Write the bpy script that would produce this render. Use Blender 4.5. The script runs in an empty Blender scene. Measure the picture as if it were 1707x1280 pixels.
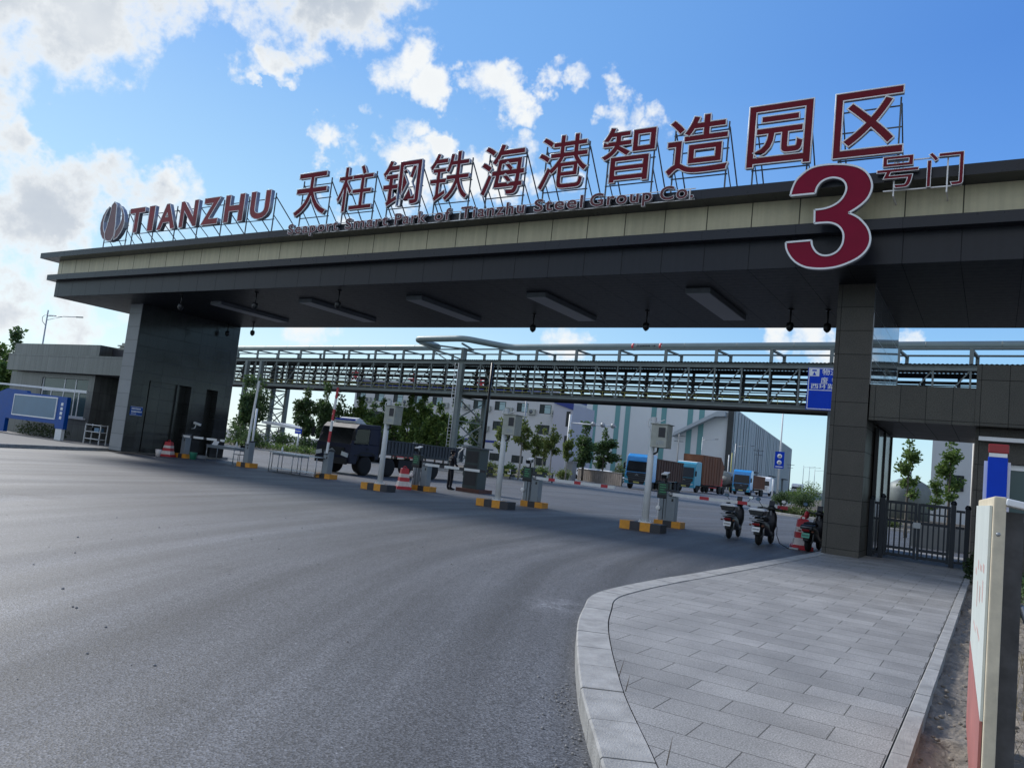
import bpy, math, random
from mathutils import Vector, Matrix, Euler
random.seed(7)
SC = bpy.context.scene
COL = SC.collection
R = math.radians
# ------------------------------------------------------------------ camera
H_EYE = 1.65
F_PX, YAW, PITCH, ROLL = 1292.6, R(-32.276), R(5.483), R(6.103)
cam = bpy.data.cameras.new('camera')
cam.sensor_fit = 'HORIZONTAL'; cam.sensor_width = 36.0
cam.lens = F_PX / 1707 * 36.0
cam.clip_start = 0.05; cam.clip_end = 3000
camo = bpy.data.objects.new('camera', cam); COL.objects.link(camo)
fw = Vector((math.sin(YAW)*math.cos(PITCH), math.cos(YAW)*math.cos(PITCH), math.sin(PITCH)))
rt = Vector((math.cos(YAW), -math.sin(YAW), 0)); up = rt.cross(fw)
rt2 = rt*math.cos(ROLL) + up*math.sin(ROLL); up2 = -rt*math.sin(ROLL) + up*math.cos(ROLL)
camo.matrix_world = Matrix(((rt2.x, up2.x, -fw.x, 0), (rt2.y, up2.y, -fw.y, 0), (rt2.z, up2.z, -fw.z, H_EYE), (0, 0, 0, 1)))
SC.camera = camo
def pdir(px, py):           # sky direction seen at a photo pixel (used for where the clouds stand)
    return (rt2*(px-853.5) - up2*(py-640) + fw*F_PX).normalized()
# ------------------------------------------------------------------ light
SUN_EL, SUN_AZ = 38.0, -78.0            # azimuth from +Y towards +X
sv = Vector((math.sin(R(SUN_AZ))*math.cos(R(SUN_EL)), math.cos(R(SUN_AZ))*math.cos(R(SUN_EL)), math.sin(R(SUN_EL))))
sl = bpy.data.lights.new('sun', 'SUN'); sl.energy = 2.6; sl.angle = R(14.0); sl.color = (1.0, .97, .92)
so = bpy.data.objects.new('sun', sl); COL.objects.link(so)
so.rotation_euler = sv.to_track_quat('Z', 'Y').to_euler(); so.location = (0, 0, 60)
SC.view_settings.view_transform = 'Standard'; SC.view_settings.look = 'None'
SC.view_settings.gamma = 1.0; SC.view_settings.exposure = 0.5
SKY_STRENGTH = 0.12
world = bpy.data.worlds.new('World'); SC.world = world; world.use_nodes = True
def build_world():
    nt = world.node_tree; N = nt.nodes; L = nt.links
    bg = N['Background']; bg.inputs[1].default_value = SKY_STRENGTH
    sky = N.new('ShaderNodeTexSky'); sky.sky_type = 'NISHITA'; sky.sun_disc = False
    sky.sun_elevation = R(SUN_EL); sky.sun_rotation = R(SUN_AZ)
    sky.air_density = 1.0; sky.dust_density = 0.6; sky.ozone_density = 1.6; sky.altitude = 0
    tc = N.new('ShaderNodeTexCoord'); D = tc.outputs['Generated']
    def M(op, a, b=None, c=None, clamp=False):
        n = N.new('ShaderNodeMath'); n.operation = op; n.use_clamp = clamp
        for i, v in enumerate((a, b, c)):
            if v is None: continue
            if isinstance(v, (int, float)): n.inputs[i].default_value = v
            else: L.new(v, n.inputs[i])
        return n.outputs[0]
    sep = N.new('ShaderNodeSeparateXYZ'); L.new(D, sep.inputs[0])
    zc = sep.outputs[2]
    # cloud masses: soft lobes around directions, broken up by noise
    lobes = [(20,20,95,1.0),(110,40,90,1.0),(200,40,85,1.0),(285,20,70,.95),(-60,60,90,1),(-160,0,140,1),(60,-60,120,1),(240,-70,110,1),(380,-10,60,.9),
             (400,60,45,.8),(450,95,30,.8),(520,15,70,.9),(600,25,60,.95),(450,30,60,.75),(640,-40,80,.9),(690,95,42,.85),(735,130,30,.8),
             (820,150,46,.95),(870,165,30,.8),(925,130,22,.65),(1035,178,30,.85),(1080,185,26,.8),(965,150,20,.6),
             (40,240,50,1.0),(30,330,90,1.05),(120,310,70,1.0),(185,310,60,.95),(250,345,55,.9),(60,420,60,.75),(0,520,60,.8),(300,330,35,.6),(100,530,80,.75),
             (545,245,30,.9),(590,250,26,.8),(660,240,36,.9),(690,200,26,.75),(720,235,32,.85),(680,300,50,.95),(760,300,50,.95),(830,310,42,.9),(640,330,36,.8),(550,345,30,.75),(900,320,38,.8),(960,320,30,.7),(880,240,30,.6),(640,180,16,.6),
             (1290,557,40,.8),(1360,556,40,.8),(960,558,40,.7),(540,560,50,.7),(1420,570,50,.6),(1520,565,24,.7),
             (-300,250,220,.9),(-500,-150,300,.9),(300,-350,200,.8),(900,-420,160,.8),(-200,650,150,.7),(2100,500,120,.7),(2500,100,260,.8)]
    # warp the direction a little so that lobe edges are ragged
    wn = N.new('ShaderNodeTexNoise'); wn.inputs['Scale'].default_value = 11; wn.inputs['Detail'].default_value = 5; wn.inputs['Roughness'].default_value = .6
    L.new(D, wn.inputs['Vector'])
    ws = N.new('ShaderNodeVectorMath'); ws.operation = 'MULTIPLY_ADD'
    sb = N.new('ShaderNodeVectorMath'); sb.operation = 'SUBTRACT'; sb.inputs[1].default_value = (.5, .5, .5)
    L.new(wn.outputs['Color'], sb.inputs[0]); L.new(sb.outputs[0], ws.inputs[0]); ws.inputs[1].default_value = (.16, .16, .16); L.new(D, ws.inputs[2])
    nv = N.new('ShaderNodeVectorMath'); nv.operation = 'NORMALIZE'; L.new(ws.outputs[0], nv.inputs[0])
    acc = None; big = None
    lobes = [(pdir(x, y), r/1292.6*1.34, a) for (x, y, r, a) in lobes]
    # unseen broken cloud added behind and above the viewer to whiten the ambient light
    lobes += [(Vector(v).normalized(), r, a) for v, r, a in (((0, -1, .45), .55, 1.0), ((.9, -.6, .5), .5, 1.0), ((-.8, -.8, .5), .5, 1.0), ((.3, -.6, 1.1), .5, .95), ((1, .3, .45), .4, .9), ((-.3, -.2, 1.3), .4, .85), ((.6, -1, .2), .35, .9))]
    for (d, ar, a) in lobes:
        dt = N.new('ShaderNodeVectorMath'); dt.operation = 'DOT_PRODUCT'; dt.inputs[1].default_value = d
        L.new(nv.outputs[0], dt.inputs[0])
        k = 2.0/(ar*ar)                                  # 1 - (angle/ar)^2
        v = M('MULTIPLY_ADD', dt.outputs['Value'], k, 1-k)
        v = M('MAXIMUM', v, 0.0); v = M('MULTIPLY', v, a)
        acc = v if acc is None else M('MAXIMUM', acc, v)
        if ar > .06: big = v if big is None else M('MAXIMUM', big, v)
    n1 = N.new('ShaderNodeTexNoise'); n1.inputs['Scale'].default_value = 13; n1.inputs['Detail'].default_value = 9; n1.inputs['Roughness'].default_value = .62
    L.new(D, n1.inputs['Vector'])
    nz = M('MULTIPLY_ADD', n1.outputs['Fac'], 2.6, -1.36)
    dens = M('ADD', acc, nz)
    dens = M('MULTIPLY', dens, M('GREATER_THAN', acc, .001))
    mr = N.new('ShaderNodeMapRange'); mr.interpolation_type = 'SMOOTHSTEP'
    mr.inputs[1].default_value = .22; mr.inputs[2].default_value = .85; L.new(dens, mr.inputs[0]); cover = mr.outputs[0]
    th = N.new('ShaderNodeMapRange'); th.interpolation_type = 'SMOOTHSTEP'; th.inputs[1].default_value = .5; th.inputs[2].default_value = 1.1; L.new(dens, th.inputs[0])
    # thickness: the cores are grey, the thin edges bright
    n2 = N.new('ShaderNodeTexNoise'); n2.inputs['Scale'].default_value = 9; n2.inputs['Detail'].default_value = 5; L.new(D, n2.inputs['Vector'])
    core = M('MULTIPLY', M('MULTIPLY', th.outputs[0], M('MULTIPLY_ADD', M('MULTIPLY', big, 1.6, clamp=True), .85, .15)), M('MULTIPLY_ADD', n2.outputs['Fac'], 1.5, -.1), clamp=True)
    k = 1/SKY_STRENGTH
    cc = N.new('ShaderNodeMix'); cc.data_type = 'RGBA'; L.new(core, cc.inputs[0])
    cc.inputs[6].default_value = (.66*k, .68*k, .69*k, 1); cc.inputs[7].default_value = (.33*k, .38*k, .45*k, 1)
    # the clear sky: a touch deeper blue than the model gives
    def ramp(stops):
        r = N.new('ShaderNodeValToRGB'); e = r.color_ramp.elements
        while len(e) < len(stops): e.new(.5)
        for q, (pos, c) in zip(e, stops): q.position = pos; q.color = (*c, 1)
        L.new(zc, r.inputs[0]); return r.outputs[0]
    away = ramp([(0, (.60, .84, .92)), (.07, (.50, .78, .93)), (.16, (.28, .57, .90)), (.3, (.115, .34, .84)), (.48, (.065, .235, .70)), (1, (.05, .17, .55))])
    near = ramp([(0, (.74, .88, .92)), (.1, (.62, .84, .93)), (.25, (.36, .65, .90)), (.45, (.17, .42, .85)), (1, (.08, .25, .65))])
    sd = N.new('ShaderNodeVectorMath'); sd.operation = 'DOT_PRODUCT'; sd.inputs[1].default_value = sv; L.new(D, sd.inputs[0])
    sm = N.new('ShaderNodeMapRange'); sm.interpolation_type = 'SMOOTHSTEP'; sm.inputs[1].default_value = .35; sm.inputs[2].default_value = .92; L.new(sd.outputs['Value'], sm.inputs[0])
    tone = N.new('ShaderNodeMix'); tone.data_type = 'RGBA'; L.new(sm.outputs[0], tone.inputs[0]); L.new(away, tone.inputs[6]); L.new(near, tone.inputs[7])
    ts = N.new('ShaderNodeVectorMath'); ts.operation = 'SCALE'; ts.inputs['Scale'].default_value = .74/SKY_STRENGTH; L.new(tone.outputs[2], ts.inputs[0])
    sat = N.new('ShaderNodeMix'); sat.data_type = 'RGBA'; sat.inputs[0].default_value = .85; L.new(sky.outputs[0], sat.inputs[6]); L.new(ts.outputs[0], sat.inputs[7])
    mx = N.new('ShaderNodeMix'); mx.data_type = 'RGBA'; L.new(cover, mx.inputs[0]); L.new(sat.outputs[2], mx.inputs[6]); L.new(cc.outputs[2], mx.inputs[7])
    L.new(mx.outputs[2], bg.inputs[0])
build_world()

# ------------------------------------------------------------------ materials
def mat(name, col, rough=.6, metal=0.0, var=0.0, vs=3.0, bump=0.0, bs=20.0, spec=.5, emit=None, stretch=None, coat=0):
    m = bpy.data.materials.new(name); m.use_nodes = True
    nt = m.node_tree; N = nt.nodes; L = nt.links; p = N['Principled BSDF']
    c = (*col, 1)
    p.inputs['Base Color'].default_value = c; p.inputs['Roughness'].default_value = rough
    p.inputs['Metallic'].default_value = metal; p.inputs['Specular IOR Level'].default_value = spec
    if coat: p.inputs['Coat Weight'].default_value = coat; p.inputs['Coat Roughness'].default_value = .1
    if var or bump:
        tc = N.new('ShaderNodeTexCoord'); vec = tc.outputs['Object']
        if stretch:
            mp = N.new('ShaderNodeMapping'); mp.inputs['Scale'].default_value = stretch; L.new(vec, mp.inputs[0]); vec = mp.outputs[0]
    if var:
        n = N.new('ShaderNodeTexNoise'); n.inputs['Scale'].default_value = vs; n.inputs['Detail'].default_value = 7; n.inputs['Roughness'].default_value = .65
        L.new(vec, n.inputs['Vector'])
        mp2 = N.new('ShaderNodeMapRange'); mp2.inputs[1].default_value = .3; mp2.inputs[2].default_value = .7
        mp2.inputs[3].default_value = 1-var; mp2.inputs[4].default_value = 1+var; L.new(n.outputs['Fac'], mp2.inputs[0])
        mu = N.new('ShaderNodeVectorMath'); mu.operation = 'SCALE'; mu.inputs[0].default_value = col; L.new(mp2.outputs[0], mu.inputs['Scale'])
        L.new(mu.outputs[0], p.inputs['Base Color'])
        rr = N.new('ShaderNodeMapRange'); rr.inputs[3].default_value = max(.02, rough-.08); rr.inputs[4].default_value = min(1, rough+.08)
        L.new(n.outputs['Fac'], rr.inputs[0]); L.new(rr.outputs[0], p.inputs['Roughness'])
    if bump:
        b = N.new('ShaderNodeTexNoise'); b.inputs['Scale'].default_value = bs; b.inputs['Detail'].default_value = 5; L.new(vec, b.inputs['Vector'])
        bn = N.new('ShaderNodeBump'); bn.inputs['Strength'].default_value = bump; bn.inputs['Distance'].default_value = .02
        L.new(b.outputs['Fac'], bn.inputs['Height']); L.new(bn.outputs[0], p.inputs['Normal'])
    return m
def panel_mat(name, col, rough, u, du, dv, w=.012, ou=0.0, ov=0.0, tone=.08, var=.1, vs=6.0, spec=.5, dark=.25, metal=0.0, stagger=0.0, grain=0.0, gs=120, vaxis='Z', streak=0.0, jbump=.4):
    """Cladding split by joints: u is 'X', 'Y' or 'XY' (x+y), joints every du and dv metres; each panel has its own slight tone."""
    m = bpy.data.materials.new(name); m.use_nodes = True
    nt = m.node_tree; N = nt.nodes; L = nt.links; p = N['Principled BSDF']
    p.inputs['Roughness'].default_value = rough; p.inputs['Metallic'].default_value = metal; p.inputs['Specular IOR Level'].default_value = spec
    tc = N.new('ShaderNodeTexCoord'); sp = N.new('ShaderNodeSeparateXYZ'); L.new(tc.outputs['Object'], sp.inputs[0])
    def M(op, a, b=None, c=None, clamp=False):
        n = N.new('ShaderNodeMath'); n.operation = op; n.use_clamp = clamp
        for i, v in enumerate((a, b, c)):
            if v is None: continue
            if isinstance(v, (int, float)): n.inputs[i].default_value = v
            else: L.new(v, n.inputs[i])
        return n.outputs[0]
    U = sp.outputs['XYZ'.index(u)] if len(u) == 1 else M('ADD', sp.outputs[0], sp.outputs[1])
    V = sp.outputs['XYZ'.index(vaxis)]
    vv = M('DIVIDE', M('SUBTRACT', V, ov), dv); fl = M('FLOOR', vv)
    uu = M('DIVIDE', M('SUBTRACT', U, ou), du)
    if stagger: uu = M('ADD', uu, M('MULTIPLY', M('MODULO', fl, 2.0), stagger))
    fu = M('FRACT', uu); fv = M('FRACT', vv)
    ju = M('GREATER_THAN', M('ABSOLUTE', M('SUBTRACT', fu, .5)), .5-w/du/2)
    jv = M('GREATER_THAN', M('ABSOLUTE', M('SUBTRACT', fv, .5)), .5-w/dv/2)
    j = M('MAXIMUM', ju, jv)
    cb = N.new('ShaderNodeCombineXYZ'); L.new(M('FLOOR', uu), cb.inputs[0]); L.new(fl, cb.inputs[1])
    wn = N.new('ShaderNodeTexWhiteNoise'); wn.noise_dimensions = '2D'; L.new(cb.outputs[0], wn.inputs['Vector'])
    n = N.new('ShaderNodeTexNoise'); n.inputs['Scale'].default_value = vs; n.inputs['Detail'].default_value = 6; L.new(tc.outputs['Object'], n.inputs['Vector'])
    f = M('MULTIPLY_ADD', wn.outputs['Value'], 2*tone, 1-tone)
    f = M('MULTIPLY', f, M('MULTIPLY_ADD', n.outputs['Fac'], 2*var*2, 1-2*var))
    if grain:
        g = N.new('ShaderNodeTexNoise'); g.inputs['Scale'].default_value = gs; g.inputs['Detail'].default_value = 2; L.new(tc.outputs['Object'], g.inputs['Vector'])
        f = M('MULTIPLY', f, M('MULTIPLY_ADD', g.outputs['Fac'], 4*grain, 1-2*grain))
    if streak:
        mp = N.new('ShaderNodeMapping'); mp.inputs['Scale'].default_value = (7, 7, .25); L.new(tc.outputs['Object'], mp.inputs[0])
        s = N.new('ShaderNodeTexNoise'); s.inputs['Scale'].default_value = 1.0; s.inputs['Detail'].default_value = 5; L.new(mp.outputs[0], s.inputs['Vector'])
        f = M('MULTIPLY', f, M('MULTIPLY_ADD', s.outputs['Fac'], 4*streak, 1-2*streak))
    f = M('MULTIPLY', f, M('MULTIPLY_ADD', j, -(1-dark), 1.0))
    sc = N.new('ShaderNodeVectorMath'); sc.operation = 'SCALE'; sc.inputs[0].default_value = col; L.new(f, sc.inputs['Scale'])
    L.new(sc.outputs[0], p.inputs['Base Color'])
    bn = N.new('ShaderNodeBump'); bn.inputs['Strength'].default_value = jbump; bn.inputs['Distance'].default_value = .01
    L.new(M('MULTIPLY', j, -1.0), bn.inputs['Height']); L.new(bn.outputs[0], p.inputs['Normal'])
    r = M('MULTIPLY_ADD', n.outputs['Fac'], .16, rough-.08); r = M('MULTIPLY_ADD', j, .3, r); L.new(r, p.inputs['Roughness'])
    return m
def asphalt_mat():
    m = bpy.data.materials.new('asphalt'); m.use_nodes = True
    nt = m.node_tree; N = nt.nodes; L = nt.links; p = N['Principled BSDF']
    tc = N.new('ShaderNodeTexCoord'); O = tc.outputs['Object']
    def noise(scale, detail=4, rough=.6, vec=None, lo=.3, hi=.7, a=0., b=1.):
        n = N.new('ShaderNodeTexNoise'); n.inputs['Scale'].default_value = scale; n.inputs['Detail'].default_value = detail; n.inputs['Roughness'].default_value = rough
        L.new(vec or O, n.inputs['Vector'])
        q = N.new('ShaderNodeMapRange'); q.inputs[1].default_value = lo; q.inputs[2].default_value = hi; q.inputs[3].default_value = a; q.inputs[4].default_value = b
        L.new(n.outputs['Fac'], q.inputs[0]); return q.outputs[0]
    def mul(a, b):
        n = N.new('ShaderNodeMath'); n.operation = 'MULTIPLY'
        for i, v in enumerate((a, b)):
            if isinstance(v, (int, float)): n.inputs[i].default_value = v
            else: L.new(v, n.inputs[i])
        return n.outputs[0]
    # wheel paths sweep in curves through the gate: noise stretched along them
    wp = N.new('ShaderNodeTexNoise'); wp.inputs['Scale'].default_value = .07; wp.inputs['Detail'].default_value = 1; L.new(O, wp.inputs['Vector'])
    wv = N.new('ShaderNodeVectorMath'); wv.operation = 'MULTIPLY_ADD'; L.new(wp.outputs['Color'], wv.inputs[0]); wv.inputs[1].default_value = (5, 0, 0); L.new(O, wv.inputs[2])
    # lorries swing out of the lanes on arcs about a point to the right of the gate
    fl = N.new('ShaderNodeVectorMath'); fl.operation = 'MULTIPLY'; L.new(O, fl.inputs[0]); fl.inputs[1].default_value = (1, 1, 0)
    dc = N.new('ShaderNodeVectorMath'); dc.operation = 'DISTANCE'; dc.inputs[1].default_value = (26, 21, 0); L.new(fl.outputs[0], dc.inputs[0])
    wsep = N.new('ShaderNodeSeparateXYZ'); L.new(O, wsep.inputs[0])
    wob = N.new('ShaderNodeMath'); wob.operation = 'MULTIPLY_ADD'; L.new(wp.outputs['Fac'], wob.inputs[0]); wob.inputs[1].default_value = 2.5; L.new(dc.outputs['Value'], wob.inputs[2])
    mp = N.new('ShaderNodeCombineXYZ'); L.new(wob.outputs[0], mp.inputs[0]); L.new(mul(wsep.outputs[1], .06), mp.inputs[1])
    streak = mul(noise(.9, 4, .55, mp.outputs[0], .3, .7, .76, 1.26), noise(3.2, 5, .6, mp.outputs[0], .3, .7, .84, 1.18))
    mp2 = N.new('ShaderNodeMapping'); mp2.inputs['Rotation'].default_value = (0, 0, R(-62)); mp2.inputs['Scale'].default_value = (1.0, .04, 1); L.new(wv.outputs[0], mp2.inputs[0])
    streak2 = noise(.8, 4, .55, mp2.outputs[0], .3, .7, .96, 1.04)
    wa = N.new('ShaderNodeTexWave'); wa.wave_type = 'BANDS'; wa.bands_direction = 'X'; wa.inputs['Scale'].default_value = .32; wa.inputs['Distortion'].default_value = 3.5; wa.inputs['Detail'].default_value = 4; wa.inputs['Detail Scale'].default_value = 1.4
    L.new(mp.outputs[0], wa.inputs['Vector'])
    wr = N.new('ShaderNodeMapRange'); wr.inputs[1].default_value = .1; wr.inputs[2].default_value = .75; wr.inputs[3].default_value = .86; wr.inputs[4].default_value = 1.04; L.new(wa.outputs['Fac'], wr.inputs[0])
    streak = mul(streak, wr.outputs[0])
    stain = noise(.55, 3, .5, None, .66, .74, 1.0, .72); streak = mul(streak, stain)
    blot = noise(.22, 6, .6, None, .3, .7, .86, 1.14)
    fine = noise(60, 3, .75, None, .34, .66, .5, 1.5)
    vo = N.new('ShaderNodeTexVoronoi'); vo.inputs['Scale'].default_value = 80; L.new(O, vo.inputs['Vector'])
    vs = N.new('ShaderNodeSeparateColor'); L.new(vo.outputs['Color'], vs.inputs[0])
    agg = N.new('ShaderNodeMapRange'); agg.inputs[3].default_value = .42; agg.inputs[4].default_value = 1.6; L.new(vs.outputs[0], agg.inputs[0])
    chip = noise(28, 1, .5, None, .70, .74, 1.0, 1.9)
    # a light dusty patch on the road by the bend of the kerb
    ds_ = N.new('ShaderNodeVectorMath'); ds_.operation = 'DISTANCE'; ds_.inputs[1].default_value = (-4.35, 8.35, 0); L.new(O, ds_.inputs[0])
    dm = N.new('ShaderNodeMapRange'); dm.interpolation_type = 'SMOOTHSTEP'; dm.inputs[1].default_value = .75; dm.inputs[2].default_value = .05; L.new(ds_.outputs['Value'], dm.inputs[0])
    dust = N.new('ShaderNodeMath'); dust.operation = 'MULTIPLY_ADD'; L.new(mul(dm.outputs[0], noise(4, 6, .7, None, .42, .66)), dust.inputs[0]); dust.inputs[1].default_value = 1.1; dust.inputs[2].default_value = 1.0
    f = mul(mul(mul(mul(streak, streak2), blot), mul(fine, agg.outputs[0])), mul(chip, dust.outputs[0]))
    mx = N.new('ShaderNodeVectorMath'); mx.operation = 'SCALE'; mx.inputs[0].default_value = (.08, .083, .091); L.new(f, mx.inputs['Scale'])
    L.new(mx.outputs[0], p.inputs['Base Color'])
    rr = noise(.5, 5, .6, mp.outputs[0], .3, .7, .55, .72); L.new(rr, p.inputs['Roughness'])
    p.inputs['Specular IOR Level'].default_value = .4
    bn = N.new('ShaderNodeBump'); bn.inputs['Strength'].default_value = .45; bn.inputs['Distance'].default_value = .004
    L.new(vo.outputs['Distance'], bn.inputs['Height']); L.new(bn.outputs[0], p.inputs['Normal'])
    return m
def leaf_mat(name, c0, c1):
    m = bpy.data.materials.new(name); m.use_nodes = True
    nt = m.node_tree; N = nt.nodes; L = nt.links; p = N['Principled BSDF']
    g = N.new('ShaderNodeNewGeometry'); r = N.new('ShaderNodeMix'); r.data_type = 'RGBA'
    r.inputs[6].default_value = (*c0, 1); r.inputs[7].default_value = (*c1, 1); L.new(g.outputs['Random Per Island'], r.inputs[0])
    L.new(r.outputs[2], p.inputs['Base Color']); p.inputs['Roughness'].default_value = .55; p.inputs['Specular IOR Level'].default_value = .35
    t = N.new('ShaderNodeBsdfTranslucent'); L.new(r.outputs[2], t.inputs[0])
    a = N.new('ShaderNodeMixShader'); a.inputs[0].default_value = .4; L.new(p.outputs[0], a.inputs[1]); L.new(t.outputs[0], a.inputs[2])
    L.new(a.outputs[0], N['Material Output'].inputs[0]); return m
def glass_mat(name, col, rough=.05):
    return mat(name, col, rough, 0, spec=.35)
K = {}
def clear_glass():
    m = bpy.data.materials.new('clear_glass'); m.use_nodes = True; nt = m.node_tree; N = nt.nodes; L = nt.links
    a = N.new('ShaderNodeBsdfTransparent'); a.inputs[0].default_value = (.75, .82, .82, 1); g = N.new('ShaderNodeBsdfGlossy'); g.inputs['Roughness'].default_value = .04
    f = N.new('ShaderNodeFresnel'); f.inputs[0].default_value = 1.45; mx = N.new('ShaderNodeMixShader'); L.new(f.outputs[0], mx.inputs[0]); L.new(a.outputs[0], mx.inputs[1]); L.new(g.outputs[0], mx.inputs[2])
    L.new(mx.outputs[0], N['Material Output'].inputs[0]); return m
K['clear_glass'] = clear_glass()
K['asphalt'] = asphalt_mat()
K['soil'] = mat('dry_soil', (.215, .185, .15), .97, var=.45, vs=7, bump=1.0, bs=32)
K['paving'] = panel_mat('granite_paving', (.245, .243, .238), .7, 'X', .667, .3333, w=.008, ou=-1.15, ov=5.0, tone=.11, var=.22, vs=1.7, dark=.3, stagger=.5, grain=.55, gs=95, vaxis='Y', jbump=.6)
K['kerb'] = mat('kerb_granite', (.31, .308, .3), .75, var=.28, vs=5.0, bump=.5, bs=90)
K['pavement2'] = mat('old_paving', (.12, .12, .125), .8, var=.12, vs=1.0)
K['concrete'] = mat('concrete_slab', (.3, .3, .29), .8, var=.12, vs=.4)
K['planting_soil'] = mat('planting_soil', (.09, .075, .055), .95, var=.3)
K['dark_panel'] = panel_mat('dark_aluminium_panel', (.014, .015, .021), .34, 'X', 1.165, 20, w=.02, ou=-.82, ov=-5, tone=.06, var=.1, spec=.3, dark=.35, streak=.14)
K['cream_panel'] = panel_mat('cream_aluminium_panel', (.5, .45, .3), .42, 'X', 1.165, 20, w=.028, ou=-.82, ov=-5, tone=.04, var=.05, dark=.12, streak=.13)
K['trim_panel'] = panel_mat('dark_trim_sheet', (.02, .022, .029), .3, 'X', 2.33, 20, w=.012, ou=-.82, ov=-5, tone=.06, var=.06, dark=.5, streak=.04, spec=.3)
K['soffit'] = panel_mat('soffit_sheet', (.009, .011, .015), .45, 'X', 1.165, .3, w=.014, ou=-.82, spec=.2, tone=.06, var=.05, dark=.7, vaxis='Y')
K['granite_dark'] = panel_mat('polished_dark_granite', (.026, .028, .029), .182, 'XY', .92, .6, w=.012, ou=17.2, ov=0.15, tone=.2, var=.16, vs=1.2, grain=.4, gs=50, dark=.2, streak=.12)
K['granite_brown'] = panel_mat('flamed_brown_granite', (.052, .047, .039), .5, 'X', .93, .61, w=.014, ou=-3.62, ov=.15, tone=.16, var=.18, vs=2.2, grain=.5, gs=45, dark=.15)
K['granite_lintel'] = panel_mat('brown_granite_lintel', (.05, .047, .038), .5, 'X', .56, 1.0, w=.014, ou=-2.7, ov=3.53, tone=.15, var=.18, vs=2.2, grain=.5, gs=45, dark=.15)
K['granite_grey'] = panel_mat('grey_granite_cladding', (.125, .13, .125), .38, 'XY', .62, .9, w=.012, tone=.1, var=.12, vs=2, grain=.2, gs=50, dark=.45, streak=.25)
K['granite_light'] = panel_mat('light_granite_cladding', (.2, .21, .225), .42, 'X', 3, .63, w=.014, ov=.15, tone=.06, var=.08, vs=2, grain=.18, gs=50, dark=.4)
K['black'] = mat('black_plastic', (.006, .007, .009), .4)
K['rubber'] = mat('tyre_rubber', (.009, .009, .01), .85, var=.2)
K['steel'] = mat('galvanised_steel', (.34, .36, .38), .42, .55, var=.12, vs=8)
K['frame_steel'] = mat('dark_frame_steel', (.11, .12, .135), .5, .3, var=.15, vs=6)
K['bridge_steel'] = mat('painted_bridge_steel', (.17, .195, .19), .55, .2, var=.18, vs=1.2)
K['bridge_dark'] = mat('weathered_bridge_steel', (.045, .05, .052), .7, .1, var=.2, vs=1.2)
K['pipe'] = mat('insulated_pipe_sheet', (.2, .25, .25), .5, .2, var=.1, vs=.8)
K['white'] = mat('white_paint', (.78, .79, .8), .5, var=.05, vs=5)
K['pole_white'] = mat('weathered_white_paint', (.66, .68, .69), .5, var=.09, vs=4)
K['yellow'] = mat('yellow_paint', (.6, .26, .025), .6, var=.2, vs=7)
K['railyellow'] = mat('faded_yellow_paint', (.42, .4, .12), .6, var=.2)
K['blackpaint'] = mat('black_paint', (.03, .03, .036), .6, var=.2, vs=7)
K['red_face'] = mat('maroon_sign_face', (.15, .009, .018), .5, var=.15, vs=1.4, spec=.15)
K['red_big'] = mat('crimson_sign_face', (.21, .004, .028), .45, var=.12, vs=1.0, spec=.15)
K['word_face'] = mat('dull_maroon_face', (.1, .01, .015), .5)
K['rim'] = mat('sign_rim', (.8, .78, .77), .4, .1)
K['side'] = mat('sign_return', (.3, .3, .33), .4, .5, var=.1)
K['red'] = mat('red_plastic', (.5, .03, .045), .45, var=.12, vs=6)
K['cabinet'] = mat('grey_cabinet', (.2, .23, .26), .45, .1, var=.1, vs=5)
K['box_beige'] = mat('beige_meter_box', (.36, .37, .33), .6, var=.18, vs=5)
K['green_screen'] = mat('dark_green_screen', (.012, .05, .035), .25)
K['led_green'] = mat('led_text', (.05, .3, .12), .4)
K['glass'] = glass_mat('dark_glass', (.008, .011, .014), .12)
K['glass_teal'] = glass_mat('teal_window_glass', (.05, .085, .09), .12)
K['blue'] = mat('sign_blue', (.0, .045, .5), .4, var=.06, spec=.2)
K['board_blue'] = mat('board_blue', (.0, .06, .3), .4, var=.1, spec=.25)
K['led_off'] = mat('unlit_display_panel', (.085, .17, .27), .3, var=.12, vs=1.2)
K['cone_white'] = mat('grubby_white_plastic', (.66, .6, .58), .55, var=.15, vs=8)
K['truck'] = mat('dark_navy_paint', (.005, .007, .028), .62, var=.25, vs=2)
K['truck_bed'] = mat('grey_truck_bed', (.04, .048, .058), .55, var=.2, vs=2)
K['cab_blue'] = mat('bright_blue_paint', (.02, .26, .62), .3, var=.1, coat=.4)
K['cab_teal'] = mat('teal_blue_paint', (.035, .27, .4), .35, var=.1)
K['rust'] = mat('rusty_brown_body', (.07, .033, .022), .8, var=.5, vs=.8, stretch=(1, 1, .25))
K['rust_orange'] = mat('orange_brown_body', (.15, .06, .03), .8, var=.45, vs=.8, stretch=(1, 1, .25))
K['chassis'] = mat('truck_chassis', (.012, .013, .015), .7, var=.2)
K['lamp_glass'] = mat('headlamp_glass', (.6, .64, .66), .15)
K['uniform'] = mat('navy_uniform', (.008, .009, .018), .85, var=.2)
K['skin'] = mat('skin', (.42, .26, .19), .6)
K['office_wall'] = panel_mat('office_render', (.52, .52, .52), .8, 'X', 60, 60, tone=.0, var=.05, vs=.35, dark=1)
K['office_side'] = mat('lilac_render', (.42, .42, .47), .8, var=.05, vs=.3)
K['curtain'] = mat('pale_teal_curtain', (.34, .47, .48), .6)
K['blue_band'] = mat('blue_parapet', (.012, .03, .2), .5)
K['shed'] = mat('pale_cladding', (.56, .59, .61), .5, var=.04, vs=.2)
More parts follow.
